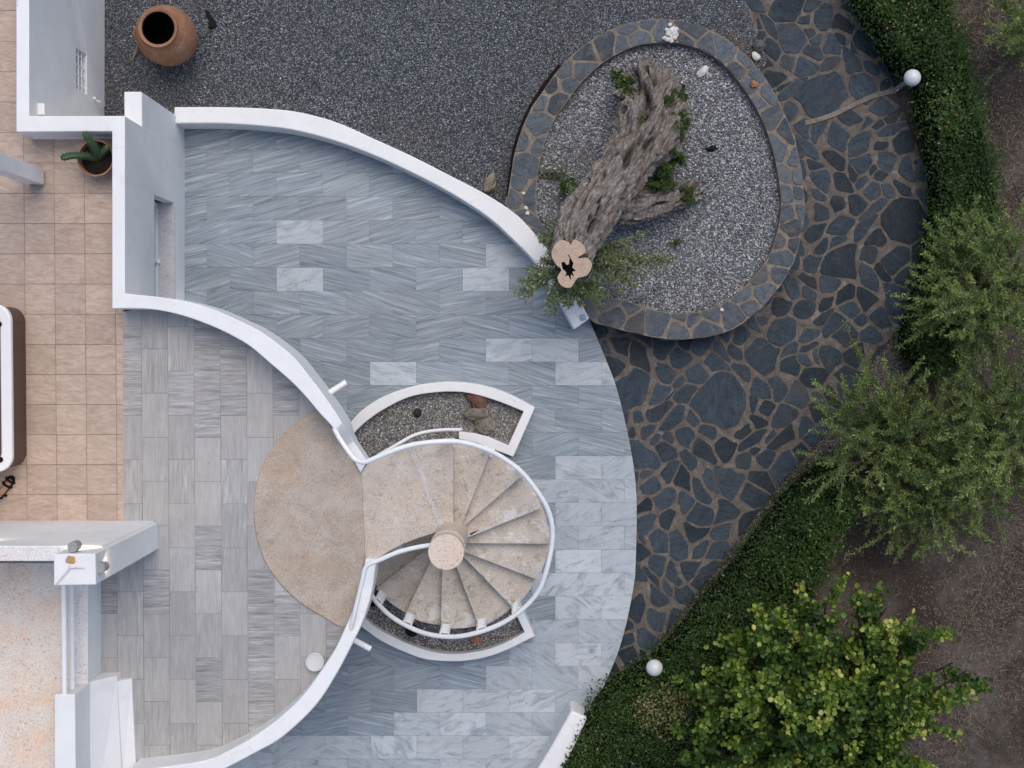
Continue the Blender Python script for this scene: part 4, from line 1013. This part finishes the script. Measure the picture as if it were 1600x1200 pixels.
trunk(bm, [(1048, 140, .22, .11), (1036, 156, .45, .17), (1020, 185, .7, .2)], 44, 17, 40)
trunk(bm, [(936, 352, 1.3, .12), (933, 368, 1.5, .105), (931, 378, 1.6, .085)], 30, 20, 16)
bmesh.ops.recalc_face_normals(bm, faces=bm.faces)
obj('trunk', bm, M['bark'], ot, smooth=75)
# sawn face with a hollow heart
bm = bmesh.new(); zc = 1.93; cc = P(893, 411, zc)
outp = spline([(866, 384), (876, 375), (888, 378), (892, 382), (897, 375), (909, 380), (915, 393), (903, 403), (918, 403), (925, 415), (917, 430), (902, 435), (892, 449), (878, 447), (871, 434), (877, 421), (868, 412), (862, 398)], 5, True)
holep = [(877, 410), (882, 409), (885, 414), (889, 413), (890, 402), (887, 399), (889, 398), (893, 406), (896, 411), (894, 418), (900, 423), (894, 424), (897, 432), (892, 428), (892, 438), (888, 430), (883, 432), (885, 426), (879, 420)]
import mathutils
Vo = [P(a, b, zc) for a, b in outp]; Vh = [P(a, b, zc) for a, b in holep]
tri = mathutils.geometry.tessellate_polygon([Vo, Vh]); allv = [bm.verts.new(v+Vector((0, 0, .008*noise.noise(v*12)))) for v in Vo+Vh]
for a in tri:
    try: bm.faces.new([allv[i] for i in a])
    except ValueError: pass
nO = len(Vo); bo = [bm.verts.new(cc+(v-cc)*.93+Vector((0, 0, -.26))) for v in Vo]
for i in range(nO): bm.faces.new((allv[i], allv[(i+1) % nO], bo[(i+1) % nO], bo[i]))
bmesh.ops.recalc_face_normals(bm, faces=bm.faces)
for f in bm.faces:
    if abs(f.normal.z) > .8 and f.normal.z < 0: f.normal_flip()
cf = obj('sawn_face', bm, M['cut'], ot, origin=cc)
bm = bmesh.new(); hv = [bm.verts.new(v) for v in Vh]; hb2 = [bm.verts.new(v+Vector((0, 0, -.45))) for v in Vh]
for i in range(len(Vh)): bm.faces.new((hv[i], hb2[i], hb2[(i+1) % len(Vh)], hv[(i+1) % len(Vh)]))
bm.faces.new(hb2); obj('hollow', bm, M['dark'], cf)
def shoot(px, py, z, rx, ry, h, n_, seed, fname='leafy_shoot', parent=ot, m=None, Ls=(.036, .066), asp=.27, spread=1.0, base=None, twn=22):
    g = random.Random(seed); bm = bmesh.new(); C_, D_, T_, SZ = [], [], [], []
    b0 = P(*base) if base else P(px, py, z-h)
    for k in range(twn):
        a = g.uniform(0, 6.28); r = math.sqrt(g.random()); tip = P(px+rx*r*math.cos(a), py+ry*r*math.sin(a), z-h*.5*r*r+g.uniform(-.06, .06))
        c1 = b0.lerp(tip, .5)+Vector((g.uniform(-.05, .05), g.uniform(-.05, .05), .08))
        tw_ = [Vector(p) for p in spline([tuple(b0), tuple(c1), tuple(tip)], 5)]
        add_tube(bm, tw_, [.006*(1-.8*i/(len(tw_)-1)) for i in range(len(tw_))], 4, False); d0 = (tip-b0).normalized()
        for _ in range(n_//twn):
            u = g.random()**.6*.999; i = int(u*(len(tw_)-1)); q = tw_[i].lerp(tw_[i+1], u*(len(tw_)-1)-i)
            C_.append((q.x+g.gauss(0, .018), q.y+g.gauss(0, .018), q.z+g.gauss(0, .015))); D_.append((d0.x*.6+g.gauss(0, .7), d0.y*.6+g.gauss(0, .7), .25+g.gauss(0, .5)))
            T_.append(.42+.24*g.gauss(0, 1)+.15*u); SZ.append(g.uniform(*Ls))
    f = obj(fname, bm, M['twig'], parent)
    C_, D_, T_, SZ = map(np.array, (C_, D_, T_, SZ))
    lv = leaf_cloud('leaves', C_, D_, SZ, SZ*asp, T_, m or M['sprig'], None)
    lv.parent = f; lv.matrix_parent_inverse = Matrix.Translation(-wloc(f))
    return f
shoot(856, 446, 1.65, 54, 52, .55, 4200, 81, base=(880, 425, 1.25), twn=34)
shoot(978, 408, 1.25, 78, 46, .40, 4200, 82, base=(925, 412, .95), twn=52)
shoot(915, 462, 1.15, 38, 24, .35, 1500, 86, base=(900, 440, .9), twn=16)
shoot(868, 366, 1.45, 26, 24, .40, 1500, 83, base=(878, 375, 1.0))
shoot(893, 300, 1.25, 10, 8, .1, 120, 84, base=(898, 302, 1.15), twn=6)
def weed(px, py, z, rx, ry, n_, seed, label):
    t = empty('ground_plant', P(px, py, .27), label, 'plant', 'green weeds around the olive trunk')
    f = shoot(px, py, z, rx, ry, z-.27, n_, seed, 'stems', t, M['weed'], (.022, .042), .5, base=(px, py, .27), twn=16); return t
weed(979, 141, .75, 22, 20, 2000, 91, 'bright green bushy weed at upper left of the olive trunk')
weed(965, 118, .36, 9, 10, 160, 92, 'sparse dull weed in the pebbles above the olive trunk')
weed(1050, 150, 1.0, 24, 14, 1000, 93, 'green weed at the top right root of the olive trunk')
weed(1060, 192, 1.15, 19, 30, 2000, 94, 'leafy weed on the right flank of the olive trunk')
weed(1042, 250, 1.15, 27, 36, 3200, 95, 'large dark green weed in the fork between trunk and right root')
weed(1030, 287, 1.1, 30, 13, 1100, 96, 'small green weed on top of the right root')
weed(1076, 306, .75, 11, 17, 500, 97, 'little weed at the tip of the right root')
weed(890, 292, .6, 17, 14, 800, 98, 'dark low weed left of the trunk in the pebbles')
weed(865, 273, .33, 26, 5, 160, 99, 'thin line of moss-like weed by the ring wall left of the trunk')
weed(1000, 187, 1.45, 9, 12, 260, 90, 'small weed growing from a hollow on the trunk top')
weed(1056, 380, .34, 7, 6, 70, 89, 'tiny isolated weed in the pebbles below the olive trunk')

# ------------------------------------------------------------------ pots, lamps, stones and small things
jr = empty('clay_jar', P(266, 62, ZG), 'big round terracotta storage jar with open mouth on the dark gravel', 'jar')
prof = [(.20, .0), (.27, .12), (.34, .32), (.37, .52), (.365, .62), (.33, .76), (.275, .86), (.232, .905), (.228, .93), (.245, .955), (.238, .975), (.208, .972), (.200, .955)]
q = P(259, 54.5, .55); bm = bmesh.new(); add_lathe(bm, [(r, z+ZG) for r, z in prof], (q.x, q.y, 0), 56); obj('jar_body', bm, M['terracotta'], jr, smooth=60)
bm = bmesh.new(); add_lathe(bm, [(.200, .955+ZG), (.196, .93+ZG), (.20, .88+ZG), (.30, .7+ZG), (.32, .5+ZG), (.25, .15+ZG), (.001, .1+ZG)], (q.x, q.y, 0), 40, False, False); obj('inside_shade', bm, M['dark'], jr)  # near-black inner wall: the shade of the deep jar put into its colour
bm = bmesh.new(); v = Vector((-.36, -.02, 0)); add_tube(bm, [q+Vector((-.355, .08, .05)), q+Vector((-.40, .03, 0)), q+Vector((-.355, -.05, -.06))], .028, 8); obj('handle', bm, M['terracotta'], jr, smooth=60)
bm = bmesh.new(); add_tube(bm, [P(217, 66, .12), P(213, 78, .03), P(207, 93, .0)], [.02, .018, .012], 7); tag(obj('wooden_stick', bm, plain('grey_wood', (.26, .22, .17), .9)), 'pale short stick lying on gravel against the clay jar', 'stick')
bm = bmesh.new(); add_prism(bm, poly([(321, 15), (326, 17), (332, 27), (338, 33), (339, 43), (333, 45), (326, 44), (327, 33), (323, 24)], ZG), ZG-.01, ZG+.035); tag(obj('plastic_scrap', bm, M['black'], bevel=.01), 'ragged black plastic scrap on gravel right of the clay jar', 'plastic scrap')
# cactus pot
cp = empty('cactus_pot', P(149, 248, ZT), 'round terracotta pot holding a spiny cactus in the terrace corner', 'plant pot')
c = P(150, 247, ZT+.28); bm = bmesh.new(); add_lathe(bm, [(.13, ZT), (.19, ZT+.26), (.207, ZT+.262), (.207, ZT+.30), (.188, ZT+.30), (.18, ZT+.22), (.17, ZT+.2)], (c.x, c.y, 0), 40); obj('pot', bm, M['terracotta'], cp, smooth=50)
bm = bmesh.new(); add_lathe(bm, [(.182, ZT+.225), (.001, ZT+.235)], (c.x, c.y, 0), 30, False, False); obj('soil', bm, M['dark'], cp)
cm = (lambda t: t.out(t.ramp(t.vor(t.co(), 30), [(.05, (.45, .42, .25)), (.13, (.085, .13, .055)), (.5, (.055, .095, .045))])))(NT('cactus_skin', .6, .3))
def cact(pts, r):
    b = bmesh.new(); pts = spline(pts, 6); n_ = len(pts); seg = 16; rows = []; up = None
    V3 = [P(*p) for p in pts]
    for i, p in enumerate(V3):
        t = (V3[min(i+1, n_-1)]-V3[max(0, i-1)]).normalized(); up = t.orthogonal().normalized() if up is None else (up-t*up.dot(t)).normalized(); b2 = t.cross(up)
        rr = r*(1 if i < n_-3 else (1-.28*(i-n_+3)**1.3)); rows.append([b.verts.new(p+(up*math.cos(k*2*math.pi/seg)+b2*math.sin(k*2*math.pi/seg))*rr*(1+.22*math.cos(5*k*2*math.pi/seg))) for k in range(seg)])
    for i in range(n_-1):
        for k in range(seg): b.faces.new((rows[i][k], rows[i][(k+1) % seg], rows[i+1][(k+1) % seg], rows[i+1][k]))
    b.faces.new(rows[-1]); g = random.Random(1)
    for row in rows[::2]:
        for k in range(0, seg, 3):
            d = (row[k].co-sum((v.co for v in row), Vector())/seg).normalized(); add_tube(b, [row[k].co.copy(), row[k].co+d*.025], [.004, .001], 3, False)
    obj('cactus_stem', b, cm, cp, smooth=60)
cact([(154, 246, ZT+.22), (150, 236, ZT+.35), (142, 222, ZT+.5), (132, 207, ZT+.62)], .036)
cact([(150, 247, ZT+.22), (130, 243, ZT+.36), (112, 243, ZT+.45), (95, 247, ZT+.5)], .034)
cact([(156, 245, ZT+.22), (162, 236, ZT+.33), (170, 228, ZT+.38)], .028)
# pergola post
pp = empty('white_post', P(68, 277, ZT), 'square white wooden post standing on the tan tiles at the left edge', 'post')
b0 = P(57, 271, ZT); bm = bmesh.new(); pf = poly([(38, 259), (68, 264), (68, 288), (38, 284)], ZT+.06); add_prism(bm, [(pf[1][0]-.19, pf[1][1]), pf[1], (pf[1][0], pf[2][1]), (pf[1][0]-.19, pf[2][1])], ZT+.05, ZT+2.4); obj('post_shaft', bm, M['rail'], pp, bevel=.006)
bm = bmesh.new(); add_lathe(bm, [(.05, ZT), (.05, ZT+.02), (.03, ZT+.06)], (pf[1][0]-.07, pf[2][1]+.02, 0), 16, True); add_box(bm, (pf[1][0]-.095, (pf[1][1]+pf[2][1])/2, ZT+.027), (.15, .13, .05)); obj('post_foot', bm, M['grey'], pp)
# hot tub
ht = empty('hot_tub', P(-60, 607, ZT), 'brown hot tub with rounded white rim cut off by the left edge', 'hot tub')
def rrect(x0, x1, y0, y1, r, n_=8):
    out = []
    for (cx_, cy_, a0) in ((x1-r, y1-r, 0), (x0+r, y1-r, 90), (x0+r, y0+r, 180), (x1-r, y0+r, 270)):
        for k in range(n_+1): a = R(a0+90*k/n_); out.append((cx_+r*math.cos(a), cy_+r*math.sin(a)))
    return out
zt = ZT+.50; q0, q1 = P(16.5, 475, zt), P(16.5, 738, zt); X1, Y1, Y0 = q0.x, q0.y, q1.y
bm = bmesh.new(); add_prism(bm, rrect(X1-2.0, X1-.015, Y0+.02, Y1-.02, .17), ZT, zt-.05); 
for yy in (Y0+.2, Y0+.45, Y1-.2): add_box(bm, (X1-.014, yy, ZT+.22), (.004, .006, .44))
obj('cabinet', bm, M['spa'], ht, smooth=40)
bm = bmesh.new(); o_ = rrect(X1-2.02, X1, Y0, Y1, .18); i_ = rrect(X1-1.9, X1-.125, Y0+.12, Y1-.12, .10)
nn = len(o_); rows = [[bm.verts.new((*o_[k], zt-.06)), bm.verts.new((*o_[k], zt)), bm.verts.new((*i_[k], zt-.01)), bm.verts.new((*i_[k], zt-.12))] for k in range(nn)]
for k in range(nn):
    for j in range(3): bm.faces.new((rows[k][j], rows[(k+1) % nn][j], rows[(k+1) % nn][j+1], rows[k][j+1]))
bmesh.ops.recalc_face_normals(bm, faces=bm.faces); obj('rim', bm, M['spashell'], ht, smooth=40, bevel=.02)
bm = bmesh.new(); bm.faces.new([bm.verts.new((*p, zt-.1)) for p in i_]); obj('tub_water', bm, M['spawater'], ht)
for yy in (Y0+.14, Y1-.22):
    bm = bmesh.new(); add_lathe(bm, [(.03, zt-.015), (.03, zt+.012), (.02, zt+.016)], (X1-.13, yy, 0), 14, True); obj('jet_knob', bm, M['black'], ht)
# round white drum
bm = bmesh.new(); c = P(493.5, 1032, ZT); add_lathe(bm, [(.095, 0), (.104, .04), (.106, .09), (.098, .092), (.092, .075), (.001, .07)], c, 36, False); tag(obj('white_bowl', bm, M['globe'], smooth=40), 'shallow round white bowl on the marble terrace beside the curved parapet', 'bowl')
# globe lamps
def globe(px, py, z, base, label):
    b = P(*base, ZS); c = P(px, py, z); c = Vector((b.x, b.y, z)); t = empty('globe_lamp', b, label, 'garden lamp', 'white globe lamps along the path')
    bm = bmesh.new(); add_tube(bm, [(b.x, b.y, ZS), (b.x, b.y, z-.09)], .022, 12); obj('lamp_post', bm, M['grey'], t, smooth=50)
    bm = bmesh.new(); add_lathe(bm, [(.06, z-.125), (.06, z-.09), (.045, z-.08)], (b.x, b.y, 0), 20, True); obj('collar', bm, M['black'], t)
    bm = bmesh.new(); bmesh.ops.create_uvsphere(bm, u_segments=32, v_segments=18, radius=.105, matrix=Matrix.Translation(c)); obj('globe', bm, M['globe'], t, smooth=180); return t
zg = .75
for (a, b, lab) in ((1425.5, 121.5, 'white globe garden lamp by the upper hedge where a cable crosses the path'), (1022.5, 1043.5, 'white globe garden lamp at the tip of the lower hedge by the path end')):
    w_ = P(a, b, zg); s = 18/(18-ZS); # the post stands straight below the globe
    t = empty('tmp', (0, 0, 0), None, None); COL.objects.unlink(t); bpy.data.objects.remove(t)
    px_ = 800+w_.x*F/(18-ZS); 
    bb = w_.copy()
    def inv(p):  # pixel of a point
        d = p-Vector((0, 0, H)); y = d.y*CA+d.z*SA; zc_ = -d.y*SA+d.z*CA
        return 800+F*d.x/-zc_, 600-F*y/-zc_
    globe(a, b, zg, inv(Vector((w_.x, w_.y, ZS))), lab)
bm = bmesh.new(); add_tube(bm, [P(a, b, z) for a, b, z in spline([(1397, 142.5, ZP+.03), (1402, 141, ZP+.03), (1406, 137, -.08), (1418, 130, -.12)], 4)], .013, 6); tag(obj('lamp_cable', bm, M['rail'], smooth=60), 'short white cable end between slate path and upper globe lamp', 'cable')
# stones
def stone(px, py, z, s, m, label, seed, rz=0, flat=.35, name='stone', cat='stone', rough=.3):
    bm = bmesh.new(); c = P(px, py, z); add_rock(bm, c, s, seed, 3, rough, rz, flat); o = obj(name, bm, m, None, smooth=35, origin=c); return tag(o, label, cat)
stone(747, 625, .27, (.12, .14, .08), M['redrock'], 'dark red rock in the upper planter, topmost of three', 2, .4, name='rock', cat='rock')
stone(746, 646, .32, (.155, .075, .07), M['rock'], 'long pale flat rock in the upper planter, middle of three', 5, .08, name='rock', cat='rock')
stone(758, 662, .26, (.12, .14, .07), M['rock'], 'triangular grey brown rock in the upper planter, lowest of three', 8, .9, .6, name='rock', cat='rock')
stone(652, 645, .27, (.055, .055, .055), M['ball'], 'small dark round cactus ball alone in the upper planter gravel', 3, 0, 0, name='cactus_ball', cat='cactus', rough=.1)
stone(735, 984, .26, (.07, .05, .04), M['rock'], 'brown stone under the handrail in the lower planter', 4, .3)
stone(745, 1000, .25, (.075, .045, .035), M['rust'], 'rusty brown stone below the handrail in the lower planter', 6, .1)
stone(741, 978, .27, (.045, .045, .05), M['greyrock'], 'small dark grey stone next to brown one in the lower planter', 7, .1)
stone(766, 285, .05, (.075, .13, .06), M['rock'], 'pointed grey brown rock on gravel outside the low curved wall', 9, -.3, .5, name='rock', cat='rock')
stone(1178, 131, zr+.03, (.05, .045, .035), M['rust'], 'orange stone lying on the right of the slate ring wall', 11, .2)
stone(1186, 72, .0, (.085, .08, .07), M['greyrock'], 'rounded dark grey rock between gravel yard and slate path', 13, .2, .1, name='rock', cat='rock')
stone(1181, 88, -.0, (.05, .065, .04), M['whitestone'], 'white oval pebble beside the dark rock at the gravel edge', 14, .4, 0)
stone(1098, 112, .30, (.09, .05, .04), M['whitestone'], 'pale elongated stone in the pebbles top right of the trunk', 15, .7, .2)
for i, (a, b, r, lab) in enumerate(((818, 302, .022, 'white round pebble on the left end of the ring wall'), (824, 333, .03, 'cream pebble on ring wall next to low curved wall, lower left of the pair'), (822, 325, .026, 'cream pebble on ring wall next to low curved wall, upper of the pair'), (1128, 484, .025, 'white chip on the bottom right of the ring wall'))):
    stone(a, b, zr+.03, (r, r*.85, r*.6), M['whitestone'], lab, 30+i, i, .2)
bm = bmesh.new(); add_rock(bm, P(1055, 140, .32), (.11, .07, .03), 41, 3, .7, .4); tag(obj('plastic_scrap', bm, M['black']), 'crumpled black plastic scrap at the top of the olive trunk', 'plastic scrap')
bm = bmesh.new(); add_rock(bm, P(1112, 232, .285), (.075, .035, .015), 44, 3, .7, .1); tag(obj('plastic_scrap', bm, M['black']), 'flat black plastic scrap in the pebbles right of the trunk', 'plastic scrap')
for (a, b, lab) in ((644, 983, 'black plastic pot sunk in the lower planter below the handrail'), (583, 936, 'black plastic pot in the lower planter corner against the wall')):
    c = P(a, b, .22); t = empty('plastic_pot', c, lab, 'plant pot', 'black pots in the lower planter')
    bm = bmesh.new(); add_lathe(bm, [(.07, -.03), (.095, .07), (.10, .075), (.10, .09), (.088, .09), (.08, .02)], c, 26); obj('pot_body', bm, plain('teal_plastic', (.10, .13, .13), .5), t, smooth=50)
    bm = bmesh.new(); add_lathe(bm, [(.084, .045), (.001, .05)], c, 20, False, False); obj('soil', bm, M['black'], t)

# dry litter on the soil, leaf litter in the gravel
def litter(name, pg, z, N, Lr, wr, m, seed, lift=.03):
    g = np.random.default_rng(seed); xs = [p[0] for p in pg]; ys = [p[1] for p in pg]
    X = g.uniform(min(xs), max(xs), N*3); Y = g.uniform(min(ys), max(ys), N*3)
    k = inside_np(X, Y, pg) & (nz(X, Y, 2.2, seed)+.35*g.standard_normal(len(X)) > .1); X, Y = X[k][:N], Y[k][:N]; n_ = len(X)
    C_ = np.stack([X, Y, z+g.random(n_)*lift], 1); D_ = np.stack([g.normal(0, 1, n_), g.normal(0, 1, n_), g.normal(0, .16, n_)], 1)
    L = g.uniform(*Lr, n_); o = leaf_cloud(name, C_, D_, L, g.uniform(*wr, n_), g.random(n_), m, None); return tag(o, kind='stuff')
soil_pg = poly([(1400, -100), (1700, -100), (1700, 1300), (1000, 1300), (1300, 700), (1370, 560), (1440, 460), (1450, 200)], ZS)
litter('dry_grass', soil_pg, ZS, 48000, (.03, .16), (.003, .006), M['straw'], 5)
litter('fallen_leaves', soil_pg, ZS, 12000, (.025, .055), (.012, .022), M['litter'], 6, .02)

for i, (pts_, N_) in enumerate((([(800, 310), (800, 230), (825, 165), (865, 105), (915, 60), (900, 40), (845, 95), (800, 160), (782, 240), (770, 300)], 1500), ([(300, 165), (420, 150), (540, 178), (660, 232), (760, 285), (800, 320), (780, 270), (660, 205), (540, 150), (420, 130), (300, 150)], 1100), ([(165, 0), (180, 0), (185, 150), (165, 178)], 350), ([(1110, 40), (1150, 50), (1190, 92), (1170, 92)], 300))):
    litter('fallen_leaves', poly(pts_, ZG), ZG, N_, (.018, .04), (.009, .018), M['litter'], 60+i, .02)
litter('fallen_leaves', poly([(850, 250), (920, 220), (930, 270), (880, 330), (850, 340)], .28), .28, 500, (.015, .035), (.008, .015), M['litter'], 77, .02)
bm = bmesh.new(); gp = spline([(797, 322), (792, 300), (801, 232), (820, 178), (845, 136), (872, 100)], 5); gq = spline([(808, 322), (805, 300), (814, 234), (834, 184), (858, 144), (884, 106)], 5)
add_strip(bm, poly(gp, ZG), poly(gq, ZG), [ZG+.012]*len(gp), ZG-.03); tag(obj('shade_strip', bm, M['dark']), kind='structure')  # dark sheet painting the shadow gap along the ring's left side
weed(186, 150, .25, 12, 18, 160, 101, 'sparse dark weed in the gravel corner beside the tall white wall') if False else None
# person walking just outside the left edge: one foot on the tiles is in view
ps = empty('person', P(-30, 790, ZT), 'person stepping out of the left edge, only a dark sandalled foot showing', 'person')
skin = plain('skin', (.36, .20, .15), .6, .3, .08); cloth = plain('dark_cloth', (.03, .032, .04), .9, .1, .2)
f0 = P(3, 772, ZT); toe = (P(19, 748, ZT)-f0).normalized(); hip = f0+Vector((-.42, .03, .92))
J = {'pel': hip, 'ch': hip+Vector((-.02, .02, .36)), 'nk': hip+Vector((-.02, .03, .54)), 'hd': hip+Vector((0, .04, .66)), 'tp': hip+Vector((0, .04, .80)),
     'k1': f0+Vector((-.13, .06, .47)), 'a1': f0+Vector((0, 0, .09)), 'b1': f0+toe*.11+Vector((0, 0, .045)), 't1': f0+toe*.21+Vector((0, 0, .03)),
     'k2': hip+Vector((-.12, -.16, -.44)), 'a2': hip+Vector((-.42, -.18, -.80)), 't2': hip+Vector((-.34, -.10, -.89)),
     's1': hip+Vector((.0, .19, .47)), 'e1': hip+Vector((-.10, .25, .20)), 'w1': hip+Vector((.02, .24, -.03)), 's2': hip+Vector((-.04, -.16, .47)), 'e2': hip+Vector((-.06, -.24, .20)), 'w2': hip+Vector((.10, -.22, .0))}
Rd = {'pel': .15, 'ch': .155, 'nk': .06, 'hd': .09, 'tp': .075, 'k1': .058, 'a1': .042, 'b1': .042, 't1': .032, 'k2': .058, 'a2': .042, 't2': .035, 's1': .06, 'e1': .042, 'w1': .03, 's2': .06, 'e2': .042, 'w2': .03}
Ed = [('pel', 'ch'), ('ch', 'nk'), ('nk', 'hd'), ('hd', 'tp'), ('pel', 'k1'), ('k1', 'a1'), ('a1', 'b1'), ('b1', 't1'), ('pel', 'k2'), ('k2', 'a2'), ('a2', 't2'), ('ch', 's1'), ('s1', 'e1'), ('e1', 'w1'), ('ch', 's2'), ('s2', 'e2'), ('e2', 'w2')]
for side, ww, sg in (('1', 'w1', 1), ('2', 'w2', -1)):
    for q in range(5):
        fa = 'f%s%d' % (side, q); fb = 'g%s%d' % (side, q); off = Vector((.028*(q-1.5) if q < 4 else .036, 0, -.085 if q < 4 else -.045))
        J[fa] = J[ww]+off; J[fb] = J[fa]+Vector((.006*(q-1.5) if q < 4 else .02, .015*sg, (-.075, -.085, -.08, -.06, -.045)[q])); Rd[fa] = .011; Rd[fb] = .008; Ed += [(ww, fa), (fa, fb)]
names = list(J); me = bpy.data.meshes.new('body'); o_ = ps.location
me.from_pydata([tuple(J[k]-o_) for k in names], [(names.index(a), names.index(b)) for a, b in Ed], [])
bo_ = bpy.data.objects.new('body', me); COL.objects.link(bo_); bo_.parent = ps
md = bo_.modifiers.new('skin', 'SKIN'); sv = me.skin_vertices[0].data
for i, k in enumerate(names): sv[i].radius = (Rd[k], Rd[k])
sv[0].use_root = True; ss = bo_.modifiers.new('sub', 'SUBSURF'); ss.levels = 2; ss.render_levels = 2; me.materials.append(skin)
bm = bmesh.new(); add_tube(bm, [J['k1'].lerp(hip, -.02)+Vector((0, 0, -.04)), J['k1'].lerp(hip, .4), hip+Vector((0, .06, 0))], [.085, .10, .14], 16); add_tube(bm, [J['k2']+Vector((0, 0, -.04)), J['k2'].lerp(hip, .4), hip+Vector((0, -.06, 0))], [.085, .10, .14], 16); obj('shorts', bm, cloth, ps, smooth=60)
bm = bmesh.new(); add_tube(bm, [hip+Vector((0, 0, -.06)), hip+Vector((0, 0, .2)), J['ch']+Vector((0, 0, .08)), J['nk']], [.18, .17, .19, .075], 20); obj('shirt', bm, plain('shirt_cloth', (.25, .26, .30), .9), ps, smooth=60)
bm = bmesh.new(); g_ = bmesh.ops.create_uvsphere(bm, u_segments=20, v_segments=12, radius=.105, matrix=Matrix.Translation(J['tp']+Vector((-.015, 0, .015)))); obj('hair', bm, M['darkbark'], ps, smooth=180)
sh = bmesh.new(); sd_ = Vector((-toe.y, toe.x, 0)); outl_ = [(-.055, .034), (.0, .042), (.09, .040), (.17, .052), (.225, .044), (.25, .012), (.245, -.02), (.21, -.044), (.14, -.050), (.05, -.036), (-.045, -.034), (-.065, 0)]
add_prism(sh, [(f0.x+toe.x*a+sd_.x*b, f0.y+toe.y*a+sd_.y*b) for a, b in outl_], ZT+.001, ZT+.026)
for a in (.02, .13, .19): add_tube(sh, [f0+toe*a+sd_*(.055*math.cos(t))+Vector((0, 0, .02+.075*math.sin(t)*(1.2-a*2.6))) for t in [math.pi*i/8 for i in range(9)]], .014, 6)
obj('sandal', sh, M['black'], ps, smooth=50)

strip_o = [(1420, 495), (1370, 555), (1325, 630), (1287, 680), (1242, 730), (1200, 780), (1150, 847), (1100, 913), (1046, 980), (1004, 1035), (975, 1060)]
strip_x = [(1436, 512), (1425, 590), (1370, 660), (1318, 708), (1268, 752), (1222, 802), (1170, 868), (1118, 934), (1062, 1002), (1020, 1056), (990, 1084)]
bm = bmesh.new(); add_strip(bm, poly(spline(strip_o, 4), ZP-.02), poly(spline(strip_x, 4), ZP-.02), [ZP-.035]*41, ZS-.02)
M['edge'] = m_gravel('brown_grit', (.07, .055, .048), (.17, .142, .125), (.34, .30, .27), 70, .5)
tag(obj('grit_strip', bm, M['edge']), kind='structure')
